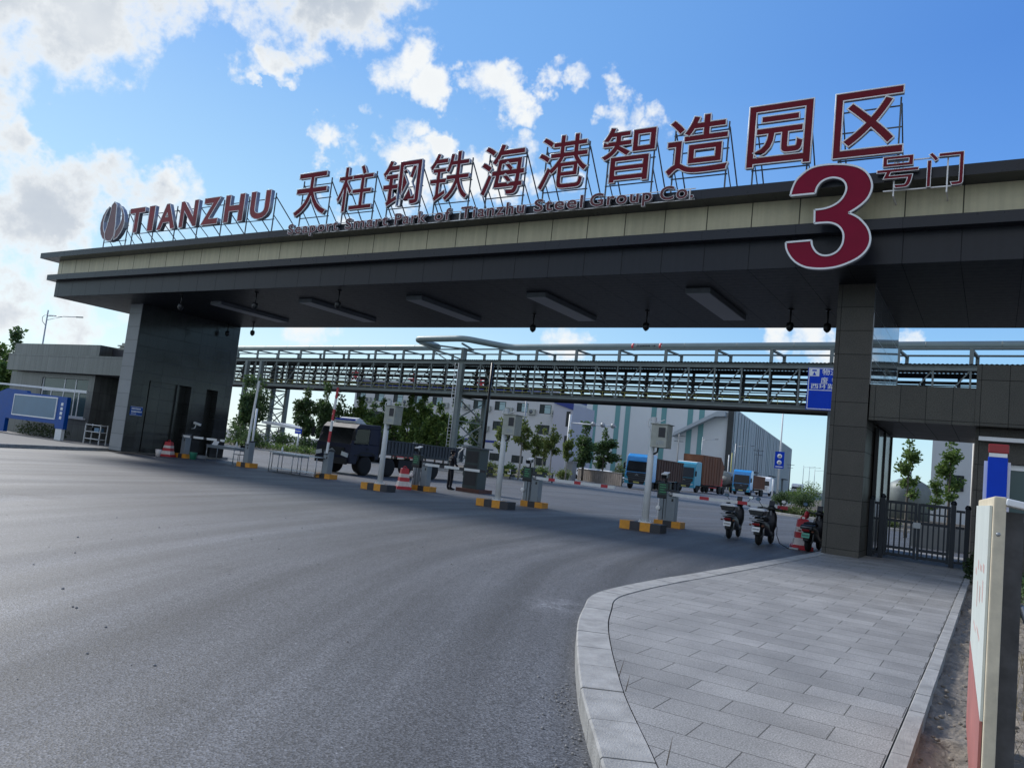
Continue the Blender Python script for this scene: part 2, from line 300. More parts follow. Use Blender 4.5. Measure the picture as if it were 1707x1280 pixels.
K['shed_teal'] = mat('teal_cladding', (.11, .27, .28), .5)
K['ribbed'] = mat('ribbed_grey_cladding', (.36, .4, .43), .5, .1, var=.06, vs=.15)
K['bark'] = mat('bark', (.13, .11, .09), .9, var=.3, vs=8)
K['bark_pale'] = mat('pale_bark', (.3, .28, .25), .9, var=.3, vs=8)
K['leaf_dark'] = leaf_mat('dark_leaves', (.035, .072, .028), (.11, .175, .058))
K['leaf_mid'] = leaf_mat('mid_leaves', (.06, .12, .032), (.21, .3, .075))
K['leaf_light'] = leaf_mat('light_leaves', (.09, .14, .035), (.25, .29, .09))
K['hedge'] = leaf_mat('hedge_leaves', (.02, .04, .016), (.06, .09, .035))
K['grass'] = leaf_mat('grass_blades', (.05, .085, .025), (.14, .17, .06))
K['rusty_post'] = mat('rusty_steel_post', (.075, .075, .08), .65, .2, var=.45, vs=6)
K['cream_post'] = mat('cream_board_edge', (.6, .53, .4), .6, var=.16, vs=9)
K['board_face'] = mat('faded_board_print', (.55, .6, .58), .5, var=.06)
K['pink'] = mat('faded_red_print', (.36, .13, .12), .5, var=.2)
K['pale_pink'] = mat('faded_pink_print', (.5, .33, .31), .6, var=.2)
K['gate_metal'] = mat('slate_gate_paint', (.016, .022, .031), .45, .0, var=.1, spec=.35)
K['bucket'] = mat('green_bucket', (.03, .2, .13), .5)
K['rope'] = mat('charging_cable', (.02, .02, .02), .6)
K['plate_green'] = mat('green_plate', (.1, .42, .3), .5)
K['lens'] = mat('red_lamp_lens', (.2, .01, .012), .2)
K['mirror'] = mat('mirror_glass', (.8, .85, .9), .08, 1.0)
K['plinth'] = mat('dark_red_plinth', (.13, .06, .05), .8, var=.2)

# ------------------------------------------------------------------ mesh helpers
class MB:
    """Collects shapes; build() links them as ONE mesh object. Coordinates are world when w is the root's location, else local."""
    def __init__(s, w=(0, 0, 0)): s.v = []; s.f = []; s.m = []; s.w = Vector(w); s.sm = []
    def add(s, vs, fs, m=0, smooth=False):
        b = len(s.v); s.v += [Vector(q)-s.w for q in vs]
        for f in fs: s.f.append([b+i for i in f]); s.m.append(m); s.sm.append(smooth)
        return s
    def box(s, x0, x1, y0, y1, z0, z1, m=0):
        x0, x1 = min(x0, x1), max(x0, x1); y0, y1 = min(y0, y1), max(y0, y1); z0, z1 = min(z0, z1), max(z0, z1)
        v = [(x0,y0,z0),(x1,y0,z0),(x1,y1,z0),(x0,y1,z0),(x0,y0,z1),(x1,y0,z1),(x1,y1,z1),(x0,y1,z1)]
        return s.add(v, [(0,3,2,1),(4,5,6,7),(0,1,5,4),(1,2,6,5),(2,3,7,6),(3,0,4,7)], m)
    def cbox(s, c, size, rot=None, m=0):
        hx, hy, hz = [q/2 for q in size]; c = Vector(c)
        rm = rot if isinstance(rot, Matrix) else (Euler(rot).to_matrix() if rot else Matrix.Identity(3))
        v = [c + rm @ Vector(q) for q in ((-hx,-hy,-hz),(hx,-hy,-hz),(hx,hy,-hz),(-hx,hy,-hz),(-hx,-hy,hz),(hx,-hy,hz),(hx,hy,hz),(-hx,hy,hz))]
        return s.add(v, [(0,3,2,1),(4,5,6,7),(0,1,5,4),(1,2,6,5),(2,3,7,6),(3,0,4,7)], m)
    def bar(s, a, b, w, h=None, m=0):
        """Rectangular bar from a to b."""
        a, b = Vector(a), Vector(b); d = b-a; h = h or w
        q = d.to_track_quat('Z', 'Y').to_matrix()
        if abs(d.normalized().z) < .99:
            z = d.normalized(); x = z.cross(Vector((0,0,1))).normalized(); y = z.cross(x); q = Matrix((x, y, z)).transposed()
        return s.cbox((a+b)/2, (w, h, d.length), q, m)
    def tube(s, pts, r, n=8, m=0, cap=True, smooth=True):
        pts = [Vector(p) for p in pts]; rs = r if isinstance(r, (list, tuple)) else [r]*len(pts)
        vs = []; prev = None
        for i, p in enumerate(pts):
            d = (pts[min(i+1, len(pts)-1)] - pts[max(i-1, 0)]).normalized()
            x = d.orthogonal().normalized() if prev is None else (prev - d*prev.dot(d)).normalized()
            prev = x; y = d.cross(x)
            for k in range(n):
                a = 2*math.pi*k/n; vs.append(p + (x*math.cos(a) + y*math.sin(a))*rs[i])
        fs = []
        for i in range(len(pts)-1):
            for k in range(n):
                fs.append((i*n+k, i*n+(k+1) % n, (i+1)*n+(k+1) % n, (i+1)*n+k))
        s.add(vs, fs, m, smooth)
        if cap:
            b = len(vs)
            s.add(vs[:n], [tuple(reversed(range(n)))], m); s.add(vs[-n:], [tuple(range(n))], m)
        return s
    def lathe(s, prof, c=(0, 0, 0), n=16, m=0, axis='Z', smooth=True):
        c = Vector(c); vs = []
        for (r, z) in prof:
            for k in range(n):
                a = 2*math.pi*k/n
                q = (r*math.cos(a), r*math.sin(a), z)
                if axis == 'X': q = (q[2], q[0], q[1])
                if axis == 'Y': q = (q[1], q[2], q[0])
                vs.append(c + Vector(q))
        fs = []
        for i in range(len(prof)-1):
            for k in range(n): fs.append((i*n+k, i*n+(k+1) % n, (i+1)*n+(k+1) % n, (i+1)*n+k))
        fs.append(tuple(reversed(range(n)))); e = (len(prof)-1)*n; fs.append(tuple(e+k for k in range(n)))
        return s.add(vs, fs, m, smooth)
    def prism(s, poly, a0, a1, plane='XZ', m=0, smooth=False):
        """2D polygon extruded along the third axis from a0 to a1. plane XZ (along Y), YZ (along X), XY (along Z)."""
        def P(q, a):
            return {'XZ': (q[0], a, q[1]), 'YZ': (a, q[0], q[1]), 'XY': (q[0], q[1], a)}[plane]
        n = len(poly); vs = [P(q, a0) for q in poly] + [P(q, a1) for q in poly]
        fs = [(i, (i+1) % n, n+(i+1) % n, n+i) for i in range(n)]
        s.add(vs, fs, m, smooth); s.add(vs[:n], [tuple(reversed(range(n)))], m); s.add(vs[n:], [tuple(range(n))], m)
        return s
    def ball(s, c, r, m=0, n=12, rot=None):
        r = (r, r, r) if isinstance(r, (int, float)) else r; c = Vector(c); vs = []; fs = []
        rm = Euler(rot).to_matrix() if rot else Matrix.Identity(3)
        h = n//2
        for i in range(h+1):
            t = math.pi*i/h
            for k in range(n):
                a = 2*math.pi*k/n; vs.append(c + rm @ Vector((r[0]*math.sin(t)*math.cos(a), r[1]*math.sin(t)*math.sin(a), -r[2]*math.cos(t))))
        for i in range(h):
            for k in range(n): fs.append((i*n+k, i*n+(k+1) % n, (i+1)*n+(k+1) % n, (i+1)*n+k))
        return s.add(vs, fs, m, True)
    def sheet(s, pts, m=0): return s.add(pts, [tuple(range(len(pts)))], m)
    def build(s, name, mats, parent=None, bevel=0, label=None, seg=2, fix=True):
        me = bpy.data.meshes.new(name); me.from_pydata([tuple(q) for q in s.v], [], s.f)
        mats = mats if isinstance(mats, (list, tuple)) else [mats]
        for q in mats: me.materials.append(K[q] if isinstance(q, str) else q)
        for p, mi, sm in zip(me.polygons, s.m, s.sm): p.material_index = mi; p.use_smooth = sm
        if fix:
            import bmesh
            bm = bmesh.new(); bm.from_mesh(me); bmesh.ops.remove_doubles(bm, verts=bm.verts, dist=1e-5) if len(bm.verts) < 4000 else None
            bmesh.ops.recalc_face_normals(bm, faces=bm.faces); bm.to_mesh(me); bm.free()
        me.update()
        o = bpy.data.objects.new(name, me); COL.objects.link(o)
        if parent is not None: o.parent = parent
        if bevel:
            b = o.modifiers.new('bevel', 'BEVEL'); b.width = bevel; b.segments = seg; b.limit_method = 'ANGLE'; b.angle_limit = R(40)
        if label: o['label'] = label
        if parent is None: o.location = s.w
        return o
def thing(name, label, cat, loc=(0, 0, 0), rz=0, group=None):
    o = bpy.data.objects.new(name, None); COL.objects.link(o); o.location = loc; o.rotation_euler = (0, 0, rz); o.empty_display_size = .2
    return tag(o, label, cat, group)
def tag(o, label, cat, group=None, kind='thing'):
    o['label'] = label; o['category'] = cat; o['kind'] = kind
    if group: o['group'] = group
    return o
def struct(o, label=None):
    o['kind'] = 'structure'
    if label: o['label'] = label
    return o
KIDS = {}
def copy_tree(o, loc=None, rz=None, label=None, scale=None):
    def cp(a, par):
        c = a.copy(); COL.objects.link(c)
        if par is not None: c.parent = par
        for ch in [q for q in a.children]: cp(ch, c)
        return c
    c = cp(o, None)
    if loc is not None: c.location = loc
    if rz is not None: c.rotation_euler = (0, 0, rz)
    if scale is not None: c.scale = scale if isinstance(scale, (tuple, list)) else (scale,)*3
    if label: c['label'] = label
    return c
def glyphs(s, size, depth, off=0.0, space=1.0, align='CENTER'):
    """Returns (body mesh, outline-tube mesh) of text standing in XZ, facing -Y, baseline at z=0."""
    out = []
    for mode in ('body', 'rim'):
        c = bpy.data.curves.new('lettering', 'FONT'); c.body = s; c.size = size; c.align_x = align; c.space_character = space; c.resolution_u = 4
        c.offset = off
        if mode == 'body': c.extrude = depth/2
        else: c.fill_mode = 'NONE'; c.bevel_depth = .015*max(.4, min(1.3, size/1.6)); c.bevel_resolution = 1
        o = bpy.data.objects.new('lettering', c); COL.objects.link(o)
        dg = bpy.context.evaluated_depsgraph_get(); dg.update()
        me = bpy.data.meshes.new_from_object(o.evaluated_get(dg)); me.materials.clear()
        bpy.data.objects.remove(o)
        for v in me.vertices: x, y, z = v.co; v.co = (x, -z - (depth/2 if mode == 'rim' else 0), y)
        me.update(); out.append(me)
    return out
def put_glyph(name, s, size, depth, parent, face='red_face', side='side', rim='rim', loc=(0, 0, 0), sx=1.0, off=0.0, space=1.0, shear=0.0, fit=None, norim=False):
    best = 0.0
    if off:                                             # widen the strokes only as far as the outline stays clean
        def front(me):
            ar = 0; seen = {}
            for p in me.polygons:
                if p.normal.y < -.7:
                    ar += p.area
                    for e in p.edge_keys: seen[e] = seen.get(e, 0)+1
            return ar, sum((me.vertices[a].co-me.vertices[b].co).length for (a, b), c in seen.items() if c == 1)
        b0, r0 = glyphs(s, size, depth, 0.0, space); a0, p0 = front(b0); bpy.data.meshes.remove(b0); bpy.data.meshes.remove(r0)
        for o_ in (off, off*.8, off*.6, off*.4, off*.25):
            b1, r1 = glyphs(s, size, depth, o_, space); a1, _ = front(b1); bpy.data.meshes.remove(b1); bpy.data.meshes.remove(r1)
            if .8 < (a1-a0)/(p0*o_) < 1.1: best = o_; break
    body, rm = glyphs(s, size, depth, best, space)
    if fit:                                             # scale and move to the box (x0, x1, z0, z1)
        xs = [v.co.x for v in body.vertices]; zs = [v.co.z for v in body.vertices]
        x0, x1, z0, z1 = min(xs), max(xs), min(zs), max(zs)
        ax = (fit[1]-fit[0])/(x1-x0); az = (fit[3]-fit[2])/(z1-z0)
        for me in (body, rm):
            for v in me.vertices: v.co.x = fit[0]+(v.co.x-x0)*ax; v.co.z = fit[2]+(v.co.z-z0)*az
    if shear:
        for me in (body, rm):
            for v in me.vertices: v.co.x += shear*v.co.z
    body.materials.append(K[face]); body.materials.append(K[side])
    for p in body.polygons: p.material_index = 0 if p.normal.y < -.7 else 1
    o = bpy.data.objects.new(name, body); COL.objects.link(o); o.parent = parent; o.location = loc; o.scale = (sx, 1, 1)
    if not norim:
        rm.materials.append(K[rim])
        r = bpy.data.objects.new('rim', rm); COL.objects.link(r); r.parent = o
    else: bpy.data.meshes.remove(rm)
    return o

# ================================================================== SETTING
g = MB(); g.sheet([(-900,-120,0),(900,-120,0),(900,1500,0),(-900,1500,0)]); struct(g.build('asphalt_road', 'asphalt', fix=False))
def smooth_line(pts, n=4):
    P = [Vector((*p, 0)) for p in pts]; out = []
    for i in range(len(P)-1):
        p0, p1, p2, p3 = P[max(i-1, 0)], P[i], P[i+1], P[min(i+2, len(P)-1)]
        for k in range(n):
            t = k/n; out.append(.5*((2*p1)+(p2-p0)*t+(2*p0-5*p1+4*p2-p3)*t*t+(3*p1-p0-3*p2+p3)*t**3))
    out.append(P[-1]); return out
def offset_line(P, d):
    out = []
    for i, p in enumerate(P):
        t = (P[min(i+1, len(P)-1)]-P[max(i-1, 0)]).normalized(); out.append(p + Vector((t.y, -t.x, 0))*d)
    return out
KERB = [(-3.62,27.5),(-3.72,20.9),(-3.86,16.5),(-3.98,13.1),(-4.08,10.9),(-4.08,9.3),(-3.99,8.55),(-3.72,7.83),(-3.41,7.07),(-3.0,6.23),(-2.6,5.47),(-2.32,4.96),(-2.03,4.48),(-1.74,4.01),(-1.45,3.5),(-1.22,2.9),(-1.08,2.2),(-1.0,1.2),(-1.0,-2.)]
kp = smooth_line(KERB, 6)                                   # walks towards the camera: the pavement is on its left
def kerb_stones(line, width, top, length, side, gap=.008, base=0.0, name='kerb'):
    """Real kerb stones laid end to end along a line."""
    cum = [0]
    for a, b in zip(line, line[1:]): cum.append(cum[-1]+(b-a).length)
    def at(s):
        for i in range(len(cum)-1):
            if s <= cum[i+1]: return line[i].lerp(line[i+1], (s-cum[i])/max(1e-6, cum[i+1]-cum[i]))
        return line[-1]
    mb = MB(); s = 0.0
    while s < cum[-1]-.05:
        L = length*random.uniform(.96, 1.04); e = min(s+L, cum[-1]); k = 4; z = top+random.uniform(-.003, .003)
        ring = []
        for q in range(k+1):
            u = s+gap/2+(e-s-gap)*q/k; p = at(u); t = (at(min(u+.05, cum[-1]))-at(max(u-.05, 0))).normalized(); nrm = Vector((t.y, -t.x, 0))*side
            ring.append((p, p+nrm*width))
        vs = []; c = .012
        for (p, q) in ring:
            d = (q-p).normalized()
            vs += [(p.x, p.y, base), (p.x, p.y, z-c), (p.x+d.x*c, p.y+d.y*c, z), (q.x, q.y, z), (q.x, q.y, base)]
        fs = []
        for q in range(k):
            for w in range(4): fs.append((q*5+w, q*5+w+1, q*5+6+w, q*5+5+w))
        fs += [(0,1,2,3,4), tuple(k*5+w for w in (4,3,2,1,0))]
        mb.add(vs, fs); s = e
    return struct(mb.build(name, 'kerb'))
kerb_stones(kp, .29, .155, .62, -1, gap=.014)
inner = offset_line(kp, -.301)
RX = -.475
poly = [(p.x, p.y) for p in inner if p.y > -1.9] + [(RX, -2.), (RX, 21.49), (3.5, 21.49), (3.5, 27.5)]
mb = MB(); mb.sheet([(x, y, .146) for x, y in poly]); struct(mb.build('paved_sidewalk', 'paving', fix=False))
mb = MB(); mb.sheet([(x, y, .05) for x, y in poly]); struct(mb.build('sidewalk_bed', 'blackpaint', fix=False))
kerb_stones([Vector((RX+.004, 20.9, 0)), Vector((RX+.004, -2, 0))], .11, .15, .6, -1, gap=.008, name='kerb_edging')
# bare soil strip right of the pavement
def soil():
    import mathutils
    mb = MB(); nx, ny = 120, 330; x0, x1, y0, y1 = RX+.11, 5.0, .5, 21.5; vs = []
    for j in range(ny+1):
        for i in range(nx+1):
            u = (i/nx)**1.7; x = x0+(x1-x0)*u; y = y0+(y1-y0)*(j/ny)**1.5
            n = mathutils.noise.fractal(Vector((x*2.3, y*1.6, .3)), .9, 2.1, 5); n2 = mathutils.noise.noise(Vector((x*9, y*7, 4)))
            n3 = mathutils.noise.fractal(Vector((x*22, y*18, 2)), .8, 2.2, 4); z = .075 + .05*n + .014*n2 + .016*n3 - .05*math.exp(-((x-x0-.28)/.2)**2) - (.05 if i == 0 else 0)
            vs.append((x, y, z))
    fs = [(j*(nx+1)+i, j*(nx+1)+i+1, (j+1)*(nx+1)+i+1, (j+1)*(nx+1)+i) for j in range(ny) for i in range(nx)]
    mb.add(vs, fs, 0, True); return struct(mb.build('bare_soil', 'soil', fix=False))
soil()
mb = MB()
for i in range(900):
    y = 2.5+17*random.random()**1.6; x = RX+.12+abs(random.gauss(0, .55)); r = .004+.022*random.random()**3
    mb.ball((x, y, .07+r*.4), (r, r*random.uniform(.7, 1.3), r*.6), 0, 6)
for i in range(160):
    y = 3+14*random.random()**1.5; x = RX+.2+abs(random.gauss(0, .5)); a_ = random.random()*3.14; L_ = random.uniform(.04, .22); mb.bar((x, y, .085), (x+L_*math.cos(a_), y+L_*math.sin(a_), .09+random.uniform(0, .02)), .004)
tag(mb.build('gravel', 'soil'), 'small stones, clods and twigs scattered on the bare soil beside the pavement', 'gravel', kind='stuff')
# opposite pavement at the far pier
LK = smooth_line([(-34.1,27.),(-34.3,23.9),(-35.2,22.9),(-35.5,21.8),(-34.3,19.3),(-32.4,15.2),(-30.2,10.5),(-27.5,5)], 5)
kerb_stones(LK, .15, .15, .9, 1, name='kerb_opposite')
lin = offset_line(LK, .14)
mb = MB(); mb.sheet([(p.x, p.y, .145) for p in lin] + [(-70, 5, .145), (-70, 27, .145)]); struct(mb.build('opposite_pavement', 'pavement2', fix=False))

# ================================================================== GATE CANOPY
CX0, CX1, CY0, CY1 = -38.45, 7.0, 19.2, 26.6
can = thing('gate_canopy', 'long dark canopy with a cream fascia band spanning the whole entrance', 'canopy', (CX0, CY0, 7.0))
def wb(root=None): return MB(root.location if root is not None else (0, 0, 0))
b = wb(can); b.box(CX0, CX1, CY0, CY1, 7.012, 7.75); b.build('fascia', 'dark_panel', can)
b = wb(can); b.box(CX0-.3, CX1+.3, CY0-.3, CY1+.3, 7.752, 8.01); b.build('ledge', 'trim_panel', can)
b = wb(can); b.box(CX0, CX1, CY0, CY1, 8.012, 8.748); b.build('cream_band', 'cream_panel', can, label='cream panelled band between two dark ledges')
b = wb(can); b.box(CX0-.6, CX1+.6, CY0-.6, CY1+.6, 8.75, 9.0); b.build('cornice', 'trim_panel', can)
b = wb(can); b.box(CX0+.003, CX1-.003, CY0+.003, CY1-.003, 7.0, 7.01); b.build('soffit', 'soffit', can)
# ---- far pier, with three doorway slots
pr = thing('gate_pier', 'wide dark granite pier with three tall doorway slots under the canopy end', 'pier', (-35.0, 21.0, .1))
slots = [(21.91, 23.42), (23.49, 24.2), (25.09, 25.77)]
b = wb(pr); ys = 21.03; top = 3.5
for i, (a, c) in enumerate(slots):
    b.box(-34.97, -34.03, ys, a, .1, top); ys = c
b.box(-34.97, -34.03, ys, 26.6, .1, top); b.box(-34.97, -34.03, 21.03, 26.6, top, 6.998); b.build('stone_body', 'granite_dark', pr)
b = wb(pr); b.box(-35.0, -34.04, 21.0, 21.028, .1, 6.998); b.build('end_cladding', 'granite_light', pr, label='pale granite end face with horizontal joints')
for y0_, y1_ in ((21.911, 23.419), (23.491, 24.199), (25.2, 25.769)): b = wb(pr); xo = -34.12 if y0_ < 22 else -34.5; b.box(xo-.1, xo, y0_+(.12 if y0_ < 22 else 0), y1_, .1, 3.499); b.build('door_panel', 'granite_dark', pr)
# ---- near pillar
pl = thing('gate_pillar', 'brown granite pillar standing beside the pedestrian gate', 'pillar', (-3.6, 20.92, .15))
b = wb(pl); b.box(-3.6, -2.742, 20.92, 26.6, .12, 6.998); b.build('stone_body', 'granite_brown', pl)
b = wb(pl); b.box(-2.74, -2.715, 20.94, 26.59, 4.44, 6.995); b.build('polished_side', 'polish' if 'polish' in K else K.setdefault('polish', panel_mat('mirror_polished_granite', (.1, .11, .12), .04, 'Y', 1.4, .6, w=.012, ou=20.9, ov=.15, tone=.05, var=.05, spec=1.0, dark=.4, jbump=.1)), pl)
# ---- near gatehouse with lintel over the pedestrian gate
gh = thing('gatehouse', 'brown granite gatehouse with a stone beam over the pedestrian gate', 'building', (-.45, 20.95, .1))
b = wb(gh); b.box(-2.712, -.452, 20.97, 26.6, 3.55, 4.44); b.build('lintel', 'granite_lintel', gh)
b = wb(gh); b.box(-.45, 7.0, 20.95, 27.2, 3.56, 4.99); b.build('parapet', 'granite_lintel', gh)
b = wb(gh); b.box(-.43, .22, 21.5, 27.0, .1, 3.555); b.box(.22, 3.4, 21.5, 27.0, .1, 1.45); b.box(.22, 3.4, 21.5, 27.0, 2.76, 3.555); b.box(3.4, 7, 21.5, 27, .1, 3.555); b.build('wall', 'granite_brown', gh)
win = wb(gh); win.box(.22, 3.4, 21.6, 21.66, 2.62, 2.74); win.box(.22, 3.4, 21.6, 21.66, 1.46, 1.56)
for x in (.22, 1.3, 2.35, 3.34): win.box(x, x+.06, 21.602, 21.658, 1.56, 2.62)
wo = win.build('window', 'white', gh); b = wb(gh); b.box(.23, 3.39, 21.625, 21.64, 1.5, 2.7); b.build('pane', 'glass_teal', wo)
b = wb(gh); b.box(.22, 3.4, 21.44, 21.6, 1.452, 1.458+.05); b.build('sill', 'white', gh)
t = thing('tube_lamp', 'long white tube lamp fixed over the gatehouse window', 'lamp', (-.36, 21.2, 3.25))
b = wb(t); b.box(-.36, .95, 21.2, 21.29, 3.24, 3.34); b.build('diffuser', 'white', t, bevel=.015)
b = wb(t); b.box(-.1, -.04, 21.29, 21.5, 3.27, 3.31); b.box(.6, .66, 21.29, 21.5, 3.27, 3.31); b.build('bracket', 'frame_steel', t)
# ---- the pedestrian gate
pg = thing('pedestrian_gate', 'slate painted double gate of vertical bars between pillar and gatehouse', 'gate', (-1.6, 22.3, .15))
def post(root, x, y, h=1.62, w=.11, name='post'):
    b = wb(root); b.box(x-w/2, x+w/2, y-w/2, y+w/2, .15, h); b.lathe([(w*.62, h), (w*.62, h+.05), (.03, h+.1)], (x, y, 0), 4); return b.build(name, 'gate_metal', root)
for x in (-2.67, -2.42, -.83, -.52): post(pg, x, 22.3, 1.68 if x in (-2.42, -.83) else 1.6)
def leaf(x0, x1):
    b = wb(pg); y = 22.3
    b.box(x0, x0+.06, y-.025, y+.025, .22, 1.62); b.box(x1-.06, x1, y-.025, y+.025, .22, 1.62)
    for z in (.24, .42, 1.1, 1.36, 1.56): b.box(x0+.06, x1-.06, y-.018, y+.018, z, z+(.07 if z != 1.36 else .04))
    n = 5
    for i in range(n):
        x = x0+.06+(x1-x0-.12)*(i+.5)/n; b.box(x-.018, x+.018, y-.012, y+.012, .31, 1.1); b.box(x-.018, x+.018, y-.012, y+.012, 1.17, 1.56)
    return b.build('gate_leaf', 'gate_metal', pg)
leaf(-2.36, -1.625); leaf(-1.605, -.89)
for x0, x1 in ((-2.61, -2.48), (-.77, -.58)):
    b = wb(pg)
    for z in (.25, 1.1, 1.5): b.box(x0, x1, 22.285, 22.315, z, z+.06)
    b.box((x0+x1)/2-.02, (x0+x1)/2+.02, 22.29, 22.31, .31, 1.5); b.build('side_bars', 'gate_metal', pg)
b = wb(pg); b.box(-1.7, -1.53, 22.24, 22.27, 1.0, 1.14); b.build('lock', 'steel', pg)
# dark steel mullions and glass at the passage side behind the pillar
sc = thing('passage_screen', 'dark glazed screen lining the passage behind the pillar', 'screen', (-2.6, 22.8, .15))
b = wb(sc); b.box(-2.71, -2.62, 22.45, 22.53, .15, 3.5); b.box(-2.71, -2.62, 24.0, 24.08, .15, 3.5); b.box(-2.71, -2.62, 25.6, 25.68, .15, 3.5); b.build('mullion', 'black', sc)
b = wb(sc); b.box(-2.68, -2.66, 22.53, 25.6, .3, 3.5); b.build('pane', 'glass', sc)
b = MB((-.56, 26.9, .15)); b.tube([(-.56, 26.9, .15), (-.56, 26.9, 3.56)], .035, 8)
tag(b.build('drain_pipe', 'white'), 'thin white pipe at the back edge of the gate passage', 'pipe')
# ---- far gatehouse
lh = thing('guardhouse', 'grey granite guardhouse with stepped parapets beyond the far pier', 'building', (-46, 23.5, .1))
b = wb(lh); b.box(-50.4, -42.0+.02, 23.62, 30, .1, 3.72); b.box(-42.0, -41.42, 23.5, 30, .1, 3.72); b.box(-50.4, -46.8, 23.5, 23.6, .1, 3.72); b.box(-46.8, -42.0, 23.5, 23.6, .1, 1.36); b.box(-46.8, -42.0, 23.5, 23.6, 3.46, 3.72)
b.box(-41.42, -35.3, 25.2, 26.4, .1, 3.72); b.box(-39.18, -38.2, 23.5, 25.2, .1, 3.72); b.build('wall', 'granite_grey', lh)
b = wb(lh); b.box(-49.9, -41.5, 22.95, 30.4, 3.74, 4.72); b.box(-41.5, -35.05, 22.95, 26.5, 3.74, 4.72); b.build('parapet', 'granite_grey', lh)
b = wb(lh); b.box(-50.5, -41.4, 23.5, 28, 4.72, 5.4); b.build('roof_storey', 'granite_grey', lh)
b = wb(lh); b.box(-41.38, -36.0, 24.2, 26.4, 4.72, 5.28); b.build('roof_screen', 'blackpaint', lh)
w = wb(lh)
for x in (-46.78, -44.5, -43.35, -42.06): w.box(x, x+.07, 23.56, 23.61, 2.8, 3.44)
for x in (-46.78, -45.8, -44.5, -43.35, -42.9, -42.06): w.box(x, x+.08, 23.56, 23.611, 1.4, 2.72)
w.box(-46.8, -42.0, 23.555, 23.612, 2.72, 2.8); w.box(-46.8, -42.0, 23.556, 23.612, 1.37, 1.43)
wo = w.build('window', 'white', lh); b = wb(lh); b.box(-46.7, -42.05, 23.585, 23.595, 1.43, 3.44); b.build('pane', 'glass_teal', wo)
b = wb(lh); b.box(-43.6, -41.75, 23.38, 23.5, 1.28, 1.36); b.build('sill', 'white', lh)
w = wb(lh); w.box(-40.6, -39.3, 25.1, 25.2, 1.36, 1.46); w.box(-40.6, -39.3, 25.12, 25.2, 2.55, 2.65); w.box(-39.75, -39.68, 25.12, 25.2, 1.46, 2.55); w.box(-40.2, -40.0, 25.12, 25.2, 2.65, 3.4)
wo = w.build('window', 'steel', lh); b = wb(lh); b.box(-40.6, -39.3, 25.16, 25.19, 1.46, 3.4); b.build('pane', 'glass', wo)
b = MB((-40.9, 24.6, 5.3)); b.box(-41.2, -40.6, 24.4, 24.9, 5.28, 5.42); b.box(-41.25, -40.55, 24.35, 24.95, 5.5, 5.56); b.box(-41.15, -40.65, 24.45, 24.85, 5.42, 5.5); b.box(-41.1, -40.7, 24.5, 24.8, 5.56, 5.7)
tag(b.build('roof_vent', 'box_beige'), 'small louvred vent on the guardhouse roof', 'vent')
# ---- soffit lamps, bulbs of cameras
SL = [(-28.55, 'closest to the far pier'), (-23.12, 'second from the far pier'), (-17.65, 'middle one of the five'), (-12.65, 'second from the near pillar'), (-7.33, 'closest to the near pillar')]
lamp0 = thing('canopy_lamp', 'flat grey lamp box under the canopy, ' + SL[0][1], 'lamp', (SL[0][0], 22.75, 7.0), group='flat lamp boxes under the canopy')
b = MB(); b.box(-.36, .36, -1.88, 1.88, -.15, -.002); b.build('housing', 'frame_steel', lamp0)
b = MB(); b.box(-.33, .33, -1.85, 1.85, -.158, -.1515); b.build('diffuser', mat('unlit_diffuser', (.26, .27, .29), .5, var=.08, vs=1.5), lamp0)
for x, w in SL[1:]: copy_tree(lamp0, (x, 22.75, 7.0), label='flat grey lamp box under the canopy, ' + w)
DC = [(-9.99, 23.72, .62, 'above the middle of the nearest lane'), (-5.39, 23.74, .62, 'left one of the two near the pillar'), (-4.36, 23.9, .6, 'right beside the near pillar'), (-14.53, 24.02, .55, 'above the third terminal from the pillar'),
      (-31.43, 25.29, .55, 'at the canopy rear close to the far pier'), (-29.03, 19.57, .5, 'under the front edge by the far pier'), (-24.56, 19.7, .5, 'under the front edge beyond the second lamp'), (-20.23, 19.8, .5, 'under the front edge beside the second lamp'), (-33.6, 25.5, .55, 'hanging against the far pier wall')]
cam0 = thing('dome_camera', 'black dome camera hanging ' + DC[0][3], 'security camera', (DC[0][0], DC[0][1], 7.0), group='dome cameras under the canopy')
b = MB(); b.tube([(0, 0, -.002), (0, 0, -.42)], .028, 8); b.lathe([(.09, -.03), (.07, -.002)], n=10); b.build('stem', 'black', cam0)
b = MB(); b.lathe([(.03, -.40), (.1, -.43), (.115, -.52), (.105, -.6), (.06, -.66), (.012, -.69)], n=12); b.build('dome', 'black', cam0)
for x, y, l, w in DC[1:]:
    c = copy_tree(cam0, (x, y, 7.0), label='black dome camera hanging ' + w)

# ================================================================== SIGNS
YS = 18.9
def legs(root, x0, x1, ztop, zlow, n=2, back=1.5, mids=True):
    b = wb(root); yb = YS+.24
    xs = [x0+.12+(x1-x0-.24)*i/(n-1) for i in range(n)]
    for x in xs:
        b.bar((x, yb, 9.0), (x, yb, ztop), .035); b.bar((x+.02, yb, ztop-.15), (x+.02, yb+back, 9.0), .03)
        b.bar((x-.01, yb, (ztop+9)/2), (x-.01, yb+back*.62, 9.0), .025)
    for z in ((zlow+.06, ztop-.2) if not mids else (zlow+.02, (zlow+ztop)/2, ztop-.2)): b.bar((x0+.08, yb+.02, z), (x1-.08, yb+.02, z), .028)
    return b.build('support_frame', 'frame_steel', root)
